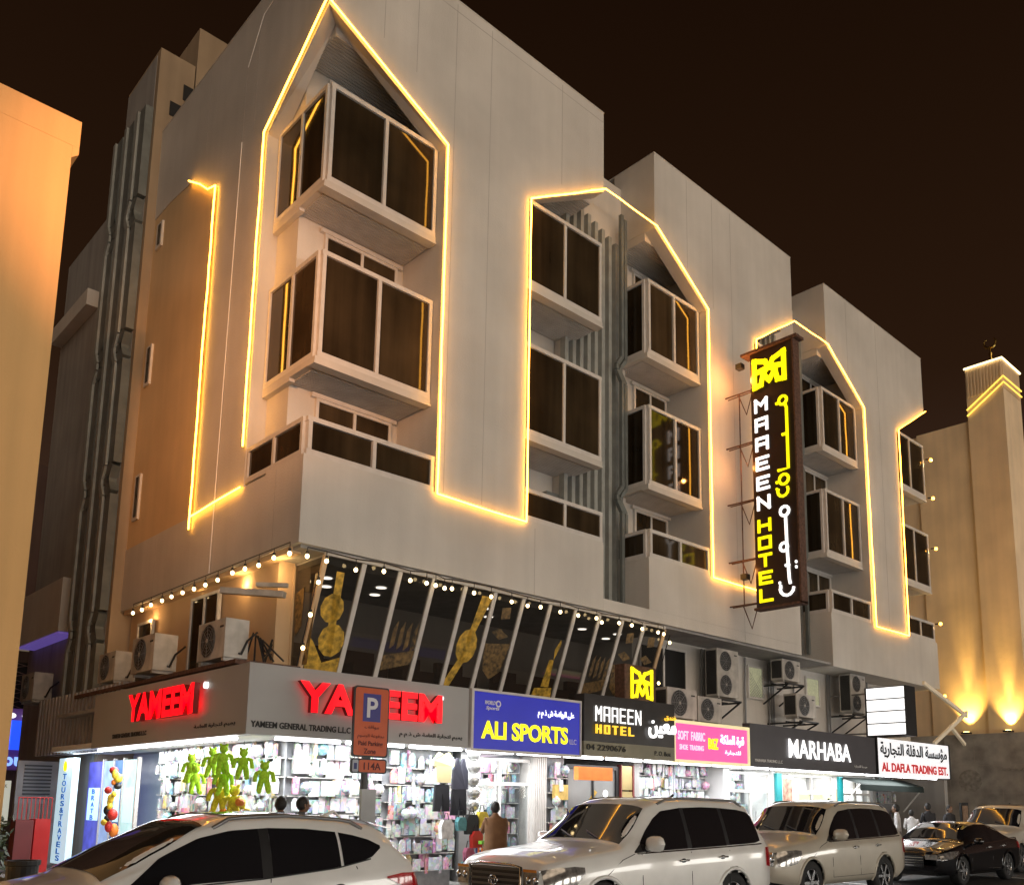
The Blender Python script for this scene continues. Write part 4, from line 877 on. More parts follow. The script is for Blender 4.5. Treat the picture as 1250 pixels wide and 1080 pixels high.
bag(10.65, 13.2, 1.5, 2, 'teal bag hanging beside the black bag', .8); bag(10.85, 13.2, .95, 1, 'pink bag low beside the shop pillar', .8); bag(10.35, 13.25, 1.45, 4, 'white printed bag left of the shop pillar', 1.1)
bag(10.8, 13.2, .7, 2, 'teal and white bag at the foot of the pillar', .9); bag(11.25, 13.2, 1.2, 4, 'white bag hanging on the pillar')
t = thing('toy_trolley', 'orange and green toy frame standing at the foot of the shop pillar', 'toy', (11.15, 13.0, .15))
MB().tube([(11.0, 13.0, .15), (11.0, 13.0, .95), (11.25, 13.0, .95), (11.25, 13.0, .15)], .02, 6).tube([(11.0, 13.1, .15), (11.0, 13.1, .95)], .02, 6).tube([(11.25, 13.0, .5), (11.42, 13, 1.25)], .015, 6).build('frame', mat('orange_plastic', (.8, .22, .03), .5), t)
MB().box(10.95, 11.32, 12.95, 13.05, 1.02, 1.08).build('tray', mat('green_plastic', (.2, .5, .05), .5), t)
# plush toys (plain bears) hanging under the canopy edge
lime = mat('lime_plush', (.45, .78, .04), .95, var=.3, ns=20, bump=.5, bs=120); yelp = mat('yellow_plush', (.7, .6, .04), .95, var=.3, ns=20)
def bear(m):
    t = thing('plush_toy', 'x', 'plush toy')
    MB().ball((0, 0, 0), .12, sc=(1, .75, 1.2)).build('body', m, t, smooth=True)
    h = MB().ball((0, 0, .22), .10).build('head', m, t, smooth=True)
    for s in (-1, 1):
        MB().ball((.07*s, 0, .31), .035).build('ear', m, h, smooth=True)
        MB().tube([(.08*s, 0, .10), (.17*s, -.02, .06), (.20*s, -.04, -.06), (.20*s, -.05, -.12)], [.04, .05, .045, .05], 8).build('arm', m, t, smooth=True); MB().tube([(.05*s, 0, -.08), (.08*s, -.02, -.2), (.10*s, -.04, -.32), (.10*s, -.10, -.34)], [.06, .065, .055, .05], 8).build('leg', m, t, smooth=True)
    MB().tube([(0, 0, .3), (0, 0, .5)], .004, 4).build('cord', black, t)
    return t
bl = bear(lime); by = bear(yelp)
spots = [(245, 6.2, 15.9, 2.32), (277, 6.2, 15.05, 2.40), (292, 6.15, 14.45, 2.10), (306, 6.25, 14.0, 2.36), (312, 6.35, 13.45, 2.14), (300, 6.0, 14.2, 2.42), (262, 6.1, 15.45, 2.12)]
lbs = ['lime plush bear hanging far left of the plush cluster', 'lime plush bear second from the left, hung a little higher', 'lime plush bear in the middle of the cluster, hung lowest', 'lime plush bear second from the right in the cluster', 'lime plush bear at the right end of the cluster', 'lime plush bear hung highest right of the middle', 'lime plush bear hung low between the two leftmost']
for i, (px, x, y, z) in enumerate(spots): place(bl, kp(x+.5, y, z), R(-60+10*i), lbs[i], i > 0, 'lime plush toys hanging under the canopy').scale = (.66,)*3
for i, (x, y, z, l_) in enumerate(((6.8, 14.9, 1.85, 'yellow plush bear hanging below the lime ones, left'), (6.85, 14.45, 1.72, 'yellow plush bear hanging below the lime ones, right'))): place(by, kp(x, y, z), R(-50), l_, i > 0, 'yellow plush toys').scale = (.8,)*3
t = thing('toy_bunch', 'bunch of small orange, yellow and red toys at the left edge of the racks', 'toys', kp(7.0, 20.6, 2))
for i in range(16):
    c_ = cols[random.choice((0, 3, 6, 6, 7, 4))]; p = kp(7.0+random.uniform(-.1, .1), 20.6+random.uniform(-.25, .25), 2.35-i*.085)
    MB().ball(p, random.uniform(.05, .1), sc=(1, 1, random.uniform(.8, 1.5))).build('toy', mat(c_[0]+'_plastic', c_[1], .5, var=.3, ns=12), t, smooth=True)
t = thing('toy_bunch', 'hanging bunch of yellow, orange and pink toys under the lime plush bears', 'toys', kp(6.9, 14.6, 1.7))
for i in range(18):
    c_ = cols[random.choice((0, 1, 6, 6, 4, 5))]; p = kp(6.9+random.uniform(-.12, .12), 14.6+random.uniform(-.5, .4), 1.75-random.uniform(0, .35))
    MB().ball(p, random.uniform(.04, .08), sc=(1, 1, random.uniform(.8, 1.5))).build('toy', mat(c_[0]+'_plastic', c_[1], .5, var=.3, ns=12), t, smooth=True)
# awning and goods under the white sign
t = thing('awning', 'dark green folding awning with white arms under the white backlit sign', 'awning', (31, 14.3, 2.4), k=True)
MB().face([(28.4, 15.3, 2.75), (33.2, 15.3, 2.75), (33.2, 14.5, 2.50), (28.4, 14.5, 2.50)]).face([(28.4, 14.5, 2.50), (33.2, 14.5, 2.50), (33.2, 14.5, 2.3), (28.4, 14.5, 2.3)]).build('fabric', mat('dark_green_canvas', (.006, .013, .010), .95), t, True)
for x in (28.4, 33.2): MB().tube([(x, 14.5, 2.5), (x, 15.3, 1.6)], .025, 6).build('arm', white_al, t, True)
# ================================================================== NEIGHBOURING BUILDINGS
sodium_rd = mat('sodium_tinted_render', (.74, .44, .18), .85, var=.10, ns=.35, bump=.2, bs=25, streak=.10)  # orange of the sodium lighting mixed into the wall colour
t = thing('neighbour_building', 'plain rendered building, tinted sodium orange, filling the left edge across the side street', 'building', (2, 12.9, 0))
MB().box(-25, 3.11, 13, 40, 0, 10.9).build('wall', sodium_rd, t)
MB().box(-25, 3.20, 12.999, 40, 10.903, 11.32).prism([(3.112, 10.72), (3.20, 10.80), (3.20, 10.902), (3.112, 10.902)], lambda x, z: (x, 13.0, z), lambda x, z: (x, 40, z)).build('parapet', sodium_rd, t)
MB().tube([(1.42, 12.98, 7.0), (1.42, 12.9, 7.0)], .04, 8).build('drain_spout', rust, t)
# building closing the side street
t = thing('shop_building', 'dark maroon building with lattice windows closing the end of the side street', 'building', (6, 34, 0))
MB().box(3.0, 12, 34, 42, 0, 13.2).build('wall', brownst, t)
for x in (7.0, 8.0):
    f = MB().box(x, x+.75, 33.9, 33.99, 4.2, 6.2).build('window', black, t)
    b = MB()
    for i in range(7): b.obox((x, 33.88, 4.2+i*.3), (x+.75, 33.88, 4.5+i*.28), .02, .02); b.obox((x, 33.87, 4.5+i*.28), (x+.75, 33.87, 4.2+i*.3), .02, .02)
    b.build('lattice', mat('pale_metal', (.3, .2, .18), .6), f)
MB().box(3.0, 12, 33.2, 33.99, 6.6, 6.75).build('canopy', cream, t)
t = thing('shop_sign', 'violet shop board with blue lit lettering and blue square emblem at the far left', 'sign', (8, 33.5, 3))
MB().box(6.0, 9.3, 33.4, 33.6, 2.6, 4.6).build('board', mat('violet_board', (.14, .06, .2), .5, emit=(.2, .08, .4), es=.15), t)
bl2 = mat('blue_lit_acrylic', (.05, .1, .8), .4, var=0, emit=(.02, .09, .95), es=1.1)
for i, ch in enumerate('You..'): text(ch, (7.58+i*.30-(.1*(i > 3)), 33.38, 2.72), RX, UZ, .26 if i < 3 else .08, .42 if i == 0 else (.30 if i < 3 else .08), mat('white_blue_lit_acrylic', (.3, .5, 1), .4, var=0, emit=(.25, .45, 1), es=1.3), t, .05, bold=.04, k=False, name='letter')
MB().box(7.98, 8.68, 33.2, 33.38, 3.25, 4.2).build('square_emblem', bl2, t); MB().box(7.68, 7.95, 33.22, 33.38, 3.82, 4.1).box(7.68, 7.95, 33.22, 33.38, 3.46, 3.74).build('small_square', mat('pale_blue_lit', (.1, .4, .8), .4, var=0, emit=(.08, .4, .9), es=.7), t)
for x in (7.9, 8.4): MB().ball((x, 33.2, 4.35), .12, sc=(1.4, 1, .8)).build('spot_lamp', whitel, t)
t = thing('notice', 'pale lit notice board on a far shop front at the left edge', 'notice', (8, 33.3, 1.2))
MB().box(7.4, 8.1, 33.1, 33.2, .9, 2.25).build('board', mat('pale_notice', (.7, .7, .6), .5, emit=(.9, .9, .75), es=.5), t); text('LCBANK', (7.5, 33.09, 2.02), RX, UZ, .5, .12, blk, t, .004, k=False)
t = thing('louvre_panel', 'grey metal wall panel with louvres left of the travel sign', 'panel', (7.6, 25, .2))
lg_ = mat('pale_grey_sheet', (.34, .34, .36), .5, var=.2, ns=3)
MB().box(6.1, 7.2, 24.5, 24.6, 0, 2.62).build('panel', lg_, t)
for i in range(10): MB().box(6.25, 6.85, 24.46, 24.499, 1.72+i*.085, 1.76+i*.085).build('louvre', black, t)
for i in range(3): MB().box(6.1+i*.3, 6.35+i*.3, 24.45, 24.499, .9, 1.6).build('inset', greyst, t)
redp = mat('glossy_red_glow_paint', (.45, .012, .012), .3, coat=.4, emit=(.5, .01, .01), es=.12)  # red paint with a faint red glow of its own
t = thing('red_cabinet', 'red cabinet with wire cage top standing before the grey louvred panel', 'cabinet', (6, 22, 0))
MB().box(5.93, 6.24, 22.0, 22.4, .0, 1.29).build('body', redp, t); MB().box(5.55, 5.90, 22.0, 22.4, .0, 1.27).build('body', mat('dull_red_paint', (.16, .02, .02), .5), t)
b = MB()
for i in range(9): b.tube([(5.57+i*.083, 22.02, 1.28), (5.57+i*.083, 22.02, 1.75)], .012, 4)
b.tube([(5.56, 22.02, 1.75), (6.24, 22.02, 1.75)], .015, 4).build('rail', redp, t)
t = thing('rubbish_bin', 'black round rubbish bin at the bottom left beside the sodium-tinted building', 'bin', (3.72, 14.2, 0))
MB().lathe((3.72, 14.2, 0), [(.17, 0), (.205, .84), (.225, .85), (.225, .91), (.19, .91), (.18, .8), (.001, .78)], 20).build('body', black, t, smooth=False)
random.seed(3)
t = thing('potted_plant', 'dark leafy potted shrub at the bottom left corner', 'plant', (3.75, 16.6, 0))
MB().lathe((3.75, 16.6, 0), [(.2, 0), (.25, .45), (.22, .45), (.001, .42)], 12).build('pot', mat('terracotta', (.25, .1, .05), .8), t)
b = MB()
for i in range(500):
    a = random.uniform(0, 6.3); r = random.uniform(.05, .36); z = random.uniform(.5, 1.45); c_ = Vector((3.78+r*math.cos(a), 16.6+r*math.sin(a), z)); d1 = Vector((random.gauss(0, 1), random.gauss(0, 1), random.gauss(0, 1))).normalized()*.07; d2 = d1.orthogonal().normalized()*.03
    b.face([c_-d1, c_+d2, c_+d1, c_-d2])
for i in range(7): b.tube([(3.75, 16.6, .4), (3.75+random.uniform(-.2, .2), 16.6+random.uniform(-.2, .2), 1.3)], .01, 4)
b.build('foliage', mat('dark_leaf', (.03, .05, .02), .6, var=.4), t)
# mosque-like building at the right
XM = 44.0
warmw = mat('warm_beige_render', (.86, .67, .45), .85, var=.16, ns=.5, bump=.22, bs=6, streak=.08)
t = thing('minaret_building', 'tall warm beige building with square minaret tower and crescent at the right edge', 'building', (XM, 16, 0), k=True)
MB().box(XM, XM+14, 16.0, 18.6, 4.9, 20.35).build('wall', warmw, t, True)
MB().box(XM+.1, XM+14, 18.605, 30, 4.9, 20.3).build('wall', warmw, t, True)
MB().box(XM-.12, XM+2.2, 14.31, 15.997, 4.9, 21.75).build('tower', warmw, t, True)
MB().box(XM+2.21, XM+16, 13.9, 15.99, 4.9, 18.6).box(XM+5, XM+16, 12.5, 13.89, 4.9, 18.3).build('wall', warmw, t, True)
tp = MB().box(XM-.12, XM+2.2, 14.31, 15.997, 21.76, 22.95).build('tower_top', warmw, t, True)
for i in range(11): MB().box(XM-.16, XM-.121, 14.34+i*.152, 14.34+i*.152+.07, 21.5-.00, 22.85).build('flute', warmw, t, True)
for i in range(14): MB().box(XM-.1+i*.16, XM-.03+i*.16, 14.26, 14.309, 21.5, 22.85).build('flute', warmw, t, True)
ledw = mat('pale_led_strip', (1, .9, .6), .5, var=0, emit=(1, .80, .42), es=3.0)
b = MB().tube([(XM-.2, 16.02, 22.98), (XM-.2, 14.25, 22.98), (XM+2.2, 14.25, 22.98)], .05, 6); b.build('light_strip', ledw, t, True)
MB().tube([(XM-.2, 16.0, 20.85), (XM-.2, 14.25, 22.05), (XM+2.2, 14.25, 22.05)], .035, 6).tube([(XM-.2, 16.0, 20.55), (XM-.2, 14.25, 21.75), (XM+2.2, 14.25, 21.75)], .035, 6).build('light_strip', mat('yellow_led_strip', (1, .8, .2), .5, var=0, emit=(1, .68, .1), es=1.4), t, True)
brass = mat('polished_brass', (.6, .42, .12), .25, 1., var=.1)
MB().lathe((XM+.9, 15.1, 23.0), [(.16, 0), (.12, .15), (.06, .3), (.13, .5), (.05, .7), (.10, .85), (.03, 1.0), (.02, 1.2), (.001, 1.21)], 12).build('finial', brass, t, True, smooth=True)
pts = [(XM+.9, 15.1+.27*math.sin(R(a)), 24.45+.27*math.cos(R(a))) for a in range(35, 326, 15)]
MB().tube(pts, [.02+.045*math.sin(math.pi*i/(len(pts)-1)) for i in range(len(pts))], 8).build('crescent', brass, t, True)
MB().box(XM-.3, XM+14, 10.5, 18.0, 0, 5.14).box(XM-.2, XM+14, 18.01, 22, 0, 5.14).build('stone_base', stone, t, True)
sj = MB()
for z in (1.2, 2.45, 3.7): sj.box(XM-.304, XM-.301, 10.5, 17.98, z, z+.012)
for y in np.arange(10.9, 17.9, 1.15): sj.box(XM-.305, XM-.3005, y, y+.012, 0, 4.9)
sj.build('stone_joint', joint, t, True)
MB().disc((XM-.31, 16.9, 3.0), (-1, 0, 0), .52, 24, depth=.02).build('round_emblem', mat('carved_stone', (.34, .33, .31), .5, var=.4, ns=6), t, True)
text(arab('مركز محمد'), (XM-.33, 15.6, 3.35), LY, UZ, 2.2, .35, mat('carved_stone', (.3, .3, .3), .5), t, .02); text('CENTRE  DUBAI', (XM-.33, 14.0, 2.9), LY, UZ, 2.4, .22, MATS['carved_stone'], t, .02) if False else None
for i, y in enumerate((16.85, 15.02)):
    u = tag(MB().box(XM-.75, XM-.35, y-.17, y+.17, 5.15, 5.22).disc((XM-.55, y, 5.24), (0, 0, 1), .13, 12, 1).build('uplight', [black, mat('uplight_lens', (1, .8, .3), .5, var=0, emit=(1, .72, .2), es=18)], None, True), ('left of the two uplights at the foot of the beige wall', 'right of the two uplights at the foot of the beige wall')[i], 'uplight', 'uplights along the beige wall')
    for (ang, e, bl_) in ((80, 1100, 1.), (20, 2300, 1.)):
        l = bpy.data.lights.new('uplight_lamp', 'SPOT'); l.energy = e; l.color = (1, .60, .14); l.spot_size = R(ang); l.spot_blend = bl_; l.shadow_soft_size = .04
        lo = bpy.data.objects.new('uplight_lamp', l); COL.objects.link(lo); lo.location = kp(XM-.36, y, 5.28)
        lo.rotation_euler = Vector((.035 if ang < 30 else .12, 0, 1)).to_track_quat('-Z', 'Y').to_euler()
for i, (z, nm) in enumerate(((16.3, 'topmost'), (14.6, 'second from the top'), (12.4, 'middle'), (9.2, 'second lowest'), (6.2, 'lowest'))):
    t = tag(MB().obox((37.1, Y0+.02, z), (37.3, Y0-.02, z+.05), .05, .05).ball((37.42, Y0-.05, z+.05), .07, 1, 8, 5).build('wall_lamp', [black, led], None, True), 'small warm wall lamp on the far end edge of the hotel, '+nm, 'lamp', 'wall lamps on the hotel end')
    point(37.75, Y0-.1, z+.05, 26, (1, .62, .22))
# opposite side of the street, behind the camera: seen in glass and car paint, its glowing shop windows added as fill light
t = thing('opposite_building', 'long plain building across the street, glowing shop fronts added as fill light', 'building', (10, -16, 0))
MB().box(-40, 70, -26, -16, 0, 11).build('wall', tan, t)
shopfill = mat('shop_window_fill_glow', (.8, .8, .8), .4, var=.4, ns=.3, emit=(.95, .92, .85), es=10)
for i in range(13):
    MB().box(-34+i*7.5, -28.6+i*7.5, -15.99, -15.9, .4, 3.0).build('fill_shop_window', shopfill, t)
    for z in (5.2, 8.4): MB().box(-33+i*7.5, -31+i*7.5, -15.99, -15.9, z, z+1.5).build('window', dglass, t)
struct(MB().box(-40, 70, -16, -7, -.1, .15).build('pavement', paving))
# ================================================================== STREET FURNITURE
t = thing('assumed_street_lamp', 'assumed tall sodium flood lamp on the near side of the side street junction', 'assumed street lamp', (-1.2, 4.6, 0))  # assumed lamp out of view, added to wash the left walls orange
MB().tube([(-1.2, 4.6, 0), (-1.2, 4.6, 9.6)], [.10, .06], 8).tube([(-1.2, 4.6, 9.5), (-.7, 4.9, 9.6)], .04, 6).build('post', steel, t); MB().box(-.9, -.5, 4.6, 4.9, 9.3, 9.7).build('lamp_head', steel, t)
l = bpy.data.lights.new('assumed_flood_lamp', 'SPOT'); l.energy = 6200; l.color = (1, .43, .16); l.spot_size = R(40); l.spot_blend = 1.; l.shadow_soft_size = .15
lo = bpy.data.objects.new('assumed_flood_lamp', l); COL.objects.link(lo); lo.location = (-.45, 5.0, 9.5); lo.rotation_euler = Vector((9.2, 13.6, 1.6)).to_track_quat('-Z', 'Y').to_euler()
t = thing('parking_sign', 'orange paid parking sign with blue P panel on a grey post', 'sign', (7.55, 11.6, .15))
py = 11.6; s_ = py/10*1.0
px0, px1 = 7.27, 7.90
orange = mat('orange_sign_sheet', (.52, .085, .015), .4, var=.12, ns=4)
def rplate(b, x0, x1, y0, y1, z0, z1, r, mi=0):
    pts = []
    for cx_, cz_, a0 in ((x1-r, z1-r, 0), (x0+r, z1-r, 90), (x0+r, z0+r, 180), (x1-r, z0+r, 270)):
        pts += [(cx_+r*math.cos(R(a0+a)), cz_+r*math.sin(R(a0+a))) for a in (0, 30, 60, 90)]
    return b.prism(pts, lambda x, z: (x, y0, z), lambda x, z: (x, y1, z), mi)
rplate(MB(), px0, px1, py, py+.03, 2.42, 3.48, .05).build('plate_border', black, t); rplate(MB(), px0+.025, px1-.025, py-.004, py, 2.445, 3.455, .04).build('plate', orange, t)
rplate(MB(), px0-.01, px1-.01, py, py+.03, 2.18, 2.40, .04).build('plate_border', black, t); rplate(MB(), px0+.13, px1-.035, py-.004, py, 2.20, 2.38, .03).build('plate', orange, t)
rplate(MB(), px0+.02, px0+.12, py-.004, py, 2.20, 2.38, .02).build('white_panel', mat('dull_white_print', (.35, .38, .45), .5), t); MB().box(px0+.045, px0+.095, py-.006, py-.0041, 2.24, 2.33).build('phone_symbol', mat('dark_blue_print', (.03, .04, .15), .5), t)
MB().box(px0+.16, px1-.16, py-.008, py-.0045, 2.95, 3.37).build('blue_panel', mat('blue_sign_sheet', (.035, .03, .22), .4), t)
text('P', (px0+.225, py-.012, 3.01), RX, UZ, .19, .30, mat('silver_reflective', (.62, .62, .66), .4, var=.05), t, .003, bold=.02, k=False)
dk = mat('dark_red_print', (.10, .012, .008), .5)
text(arab('مواقف'), (px0+.2, py-.008, 2.83), RX, UZ, .25, .07, dk, t, .003, k=False); text(arab('مدفوعة الرسوم'), (px0+.08, py-.008, 2.69), RX, UZ, .47, .08, dk, t, .003, k=False)
text('Paid Parking', (px0+.10, py-.008, 2.57), RX, UZ, .43, .09, dk, t, .003, bold=.02, k=False); text('Zone', (px0+.20, py-.008, 2.47), RX, UZ, .21, .08, dk, t, .003, bold=.02, k=False)
text('114A', (px0+.21, py-.008, 2.235), RX, UZ, .30, .11, dk, t, .003, bold=.02, k=False)
MB().tube([(7.56, py+.09, .15), (7.56, py+.09, 3.3)], .055, 12).box(7.50, 7.62, py+.03, py+.05, 2.3, 3.2).build('post', mat('dark_grey_paint', (.06, .06, .065), .5), t)
tag(MB().box(7.44, 7.69, py-.05, py+.0, 1.40, 1.95).build('meter_notice', steel, None), 'small grey notice box strapped to the parking sign post', 'notice')
t = thing('pavement_sign', 'small dark framed menu board standing on the pavement by the beige building', 'sign', (33, 12.6, .15))
MB().box(31.4, 32.0, 12.5, 12.56, .6, 1.95).build('board', black, t); MB().box(31.48, 31.92, 12.49, 12.499, .75, 1.85).build('menu_sheet', mat('pale_menu', (.45, .3, .2), .5, var=.4, ns=8), t); MB().tube([(31.5, 12.53, .15), (31.5, 12.53, .62)], .02, 6).tube([(31.9, 12.53, .15), (31.9, 12.53, .62)], .02, 6).build('leg', black, t)
# ================================================================== PEOPLE
skin = mat('brown_skin', (.20, .105, .06), .55, var=.1); hair = mat('black_hair', (.012, .010, .009), .6, var=.2, bump=.4, bs=90); eyew = mat('eye_white', (.6, .58, .55), .3, var=0)
def person(label, loc, rz, shirt, trousers, h=1.7, pose='stand', gown=False, group=None, sleeve=True, lean=0.):
    t = thing('person', label, 'person', group=group); s = h/1.7
    J = {'pel': (0, 0, .93), 'sp': (0, .0, 1.12), 'ch': (0, .0+lean*.2, 1.32), 'nk': (0, .0+lean*.28, 1.46), 'nk2': (0, -.01+lean*.32, 1.54)}
    edges = [('pel', 'sp'), ('sp', 'ch'), ('ch', 'nk'), ('nk', 'nk2')]
    rad = {'pel': (.155, .115), 'sp': (.135, .10), 'ch': (.165, .11), 'nk': (.07, .065), 'nk2': (.052, .052)}
    for q, sd in (('l', -1), ('r', 1)):
        J['hp'+q] = (.09*sd, 0, .88); J['kn'+q] = (.10*sd, -.03, .50); J['an'+q] = (.11*sd, .02, .09); J['to'+q] = (.12*sd, -.15, .035)
        J['sh'+q] = (.175*sd, lean*.24, 1.40)
        if pose == 'stand': J['el'+q] = (.23*sd, .03+lean*.2, 1.12); J['wr'+q] = (.24*sd, -.06+lean*.2, .88); J['hd'+q] = (.24*sd, -.08+lean*.2, .80)
        elif pose == 'reach': J['el'+q] = (.22*sd, -.14+lean*.2, 1.18); J['wr'+q] = (.12*sd, -.36+lean*.2, 1.22); J['hd'+q] = (.10*sd, -.44+lean*.2, 1.25)
        else: J['el'+q] = (.22*sd, -.06, 1.14); J['wr'+q] = (.10*sd, -.24, 1.08); J['hd'+q] = (.04*sd, -.28, 1.08)
        edges += [('pel', 'hp'+q), ('hp'+q, 'kn'+q), ('kn'+q, 'an'+q), ('an'+q, 'to'+q), ('ch', 'sh'+q), ('sh'+q, 'el'+q), ('el'+q, 'wr'+q), ('wr'+q, 'hd'+q)]
        rad.update({'hp'+q: (.095, .095), 'kn'+q: (.062, .062), 'an'+q: (.045, .045), 'to'+q: (.042, .03), 'sh'+q: (.068, .065), 'el'+q: (.043, .043), 'wr'+q: (.030, .026), 'hd'+q: (.036, .022)})
    ks = list(J); me = bpy.data.meshes.new('body'); me.from_pydata([tuple(c*s for c in J[k]) for k in ks], [(ks.index(a), ks.index(b)) for a, b in edges], [])
    o = bpy.data.objects.new('body', me); COL.objects.link(o)
    md = o.modifiers.new('s', 'SKIN'); o.modifiers.new('u', 'SUBSURF').levels = 1
    for i, k in enumerate(ks): me.skin_vertices[0].data[i].radius = tuple(r*s for r in rad[k])
    me.skin_vertices[0].data[0].use_root = True
    ev = bpy.data.meshes.new_from_object(o.evaluated_get(bpy.context.evaluated_depsgraph_get()))
    bpy.data.objects.remove(o); bm = bmesh.new(); bm.from_mesh(ev)
    v0 = len(bm.verts)
    def addmb(b):
        off = [bm.verts.new(v) for v in b.v]
        for f in b.f:
            try: bm.faces.new([off[i] for i in f])
            except ValueError: pass
    hx, hy, hz = J['nk2'][0]*s, (J['nk2'][1]-.015)*s, 1.60*s
    rows = []
    for i in range(9):                            # head: skull narrowing to the chin
        tt = math.pi*i/8; q = max(math.sin(tt), .01); z = math.cos(tt)*.12
        w_ = .078*(1-.28*max(0, -z/.12)); d_ = .096*(1-.12*max(0, -z/.12))
        rows.append([(hx+w_*q*math.cos(a)*s, hy+(d_*q*math.sin(a)-(.012 if z < 0 else 0))*s, hz+z*s) for a in [2*math.pi*k/12 for k in range(12)]])
    hd = MB().grid(rows, 0, True); hd.ball((hx, hy-.10*s, hz-.015*s), .016*s, sc=(.8, 1, 1.4)); hd.ball((hx-.08*s, hy, hz-.01*s), .022*s, sc=(.4, .8, 1.2)); hd.ball((hx+.08*s, hy, hz-.01*s), .022*s, sc=(.4, .8, 1.2)); hd.ball((hx, hy-.092*s, hz-.055*s), .02*s, sc=(1.2, .5, .35))
    for q, sd in (('l', -1), ('r', 1)):
        w0 = Vector(J['hd'+q]); dr = (w0-Vector(J['wr'+q])).normalized(); sdv = dr.cross(Vector((0, 1, .3))).normalized()
        for k, L_ in enumerate((.075, .085, .08, .062)):
            a = w0+sdv*(.018*(k-1.5)); bnd = Vector((0, -.015, .0)); hd.tube([a*s, (a+dr*L_*.55)*s, (a+dr*L_+bnd)*s], [.009*s, .008*s, .005*s], 5)
        a = w0-dr*.03+Vector((-.03*sd, -.01, 0)); hd.tube([a*s, (a+dr*.03+Vector((-.015*sd, -.01, 0)))*s, (a+dr*.06+Vector((-.012*sd, -.015, 0)))*s], [.011*s, .01*s, .007*s], 5)
    addmb(hd); 
    bm.faces.ensure_lookup_table()
    for f in bm.faces:
        c_ = f.calc_center_median()/s; f.smooth = True; arm = abs(c_.x) > .165 or (pose != 'stand' and c_.y < -.12 and c_.z > .9)
        mi = 0
        if c_.z > 1.50: mi = 0
        elif c_.z > .95 or (arm and c_.z > .7): mi = 1 if not (arm and ((pose == 'stand' and c_.z < (.90 if sleeve else 1.15)) or (pose != 'stand' and c_.y < (-.30 if sleeve else -.14)+lean*.2))) else 0
        elif c_.z > .10: mi = 2
        else: mi = 3
        f.material_index = mi
    ev.materials.clear()
    for m in (skin, shirt, trousers, black): ev.materials.append(m)
    bm.to_mesh(ev); bm.free()
    bo = bpy.data.objects.new('body', ev); COL.objects.link(bo); bo.parent = t
    hr = []
    for i in range(6):
        tt = math.pi*i/9; q = max(math.sin(tt), .01)
        hr.append([(hx+.081*q*math.cos(a)*s, hy+(.010+.099*q*math.sin(a))*s, hz+(.008+.119*math.cos(tt)+(.045 if math.sin(a) < -.2 and i > 3 else 0))*s) for a in [2*math.pi*k/14 for k in range(14)]])
    MB().ball((hx, hy+.014*s, hz+.020*s), 1, n=14, m=8, sc=(.083*s, .099*s, .112*s)).build('hair', hair, t, smooth=True)
    for sd in (-1, 1): MB().ball((hx+.03*sd*s, hy-.088*s, hz+.005*s), .011*s, sc=(1.3, .5, .7)).ball((hx+.03*sd*s, hy-.094*s, hz+.005*s), .005*s, 1, 6, 4).build('eye', [eyew, blk], t)
    if gown:
        rows = []
        for z, rx, ry in ((1.42, .17, .10), (1.3, .21, .14), (1.05, .20, .15), (.8, .23, .18), (.5, .26, .20), (.42, .27, .21)):
            rows.append([(rx*math.cos(a)*(1+.05*math.sin(5*a+z*9))*s, ((lean*.24 if z > 1.2 else 0)+ry*math.sin(a)*(1+.05*math.cos(6*a)))*s, z*s) for a in [2*math.pi*k/24 for k in range(24)]])
        MB().grid(rows, 0, True).build('long_shirt', shirt, t, smooth=True)
    t.location = loc; t.rotation_euler = (0, 0, rz); return t
cl = lambda n, c: mat(n, c, .9, var=.2, ns=8)
person('man in brown long shirt leaning towards the sports shop door, seen from behind', (10.55, 12.1, .13), R(150), cl('brown_cotton', (.20, .10, .045)), cl('brown_cotton', (.20, .10, .045)), 1.64, 'reach', True, lean=-.3)
person('left of two dark haired people standing behind the white hatchback', (6.45, 12.1, .13), R(170), cl('grey_cotton', (.12, .12, .13)), cl('navy_cotton', (.03, .035, .06)), 1.68, 'fold', group='two people behind the white hatchback')
person('right of two dark haired people standing behind the white hatchback, face turned sideways', (6.78, 12.1, .13), R(80), cl('grey_cotton', (.12, .12, .13)), cl('navy_cotton', (.03, .035, .06)), 1.68, 'fold', group='two people behind the white hatchback')
gp = 'people standing under the white backlit sign'
person('man in dark shirt at the left of the group, half behind the others', (25.15, 12.6, .13), R(150), cl('navy_cotton', (.03, .035, .06)), cl('navy_cotton', (.03, .035, .06)), 1.74, group=gp)
person('man in white shirt with his back to the street', (25.4, 11.9, .13), R(200), cl('white_cotton', (.62, .60, .60)), cl('grey_cotton', (.12, .12, .13)), 1.70, group=gp)
person('man in white shirt bending towards the shop window', (27.2, 12.3, .13), R(120), cl('white_cotton', (.62, .60, .60)), cl('navy_cotton', (.03, .035, .06)), 1.55, 'fold', group=gp)
person('man in black shirt in the middle of the group', (27.7, 12.0, .13), R(150), cl('black_cotton', (.03, .03, .035)), cl('navy_cotton', (.03, .035, .06)), 1.76, 'fold', group=gp)
person('man in dark shirt standing apart before the grey stone wall', (29.2, 12.0, .13), R(-20), cl('charcoal_cotton', (.05, .05, .055)), cl('navy_cotton', (.03, .035, .06)), 1.70, group=gp)
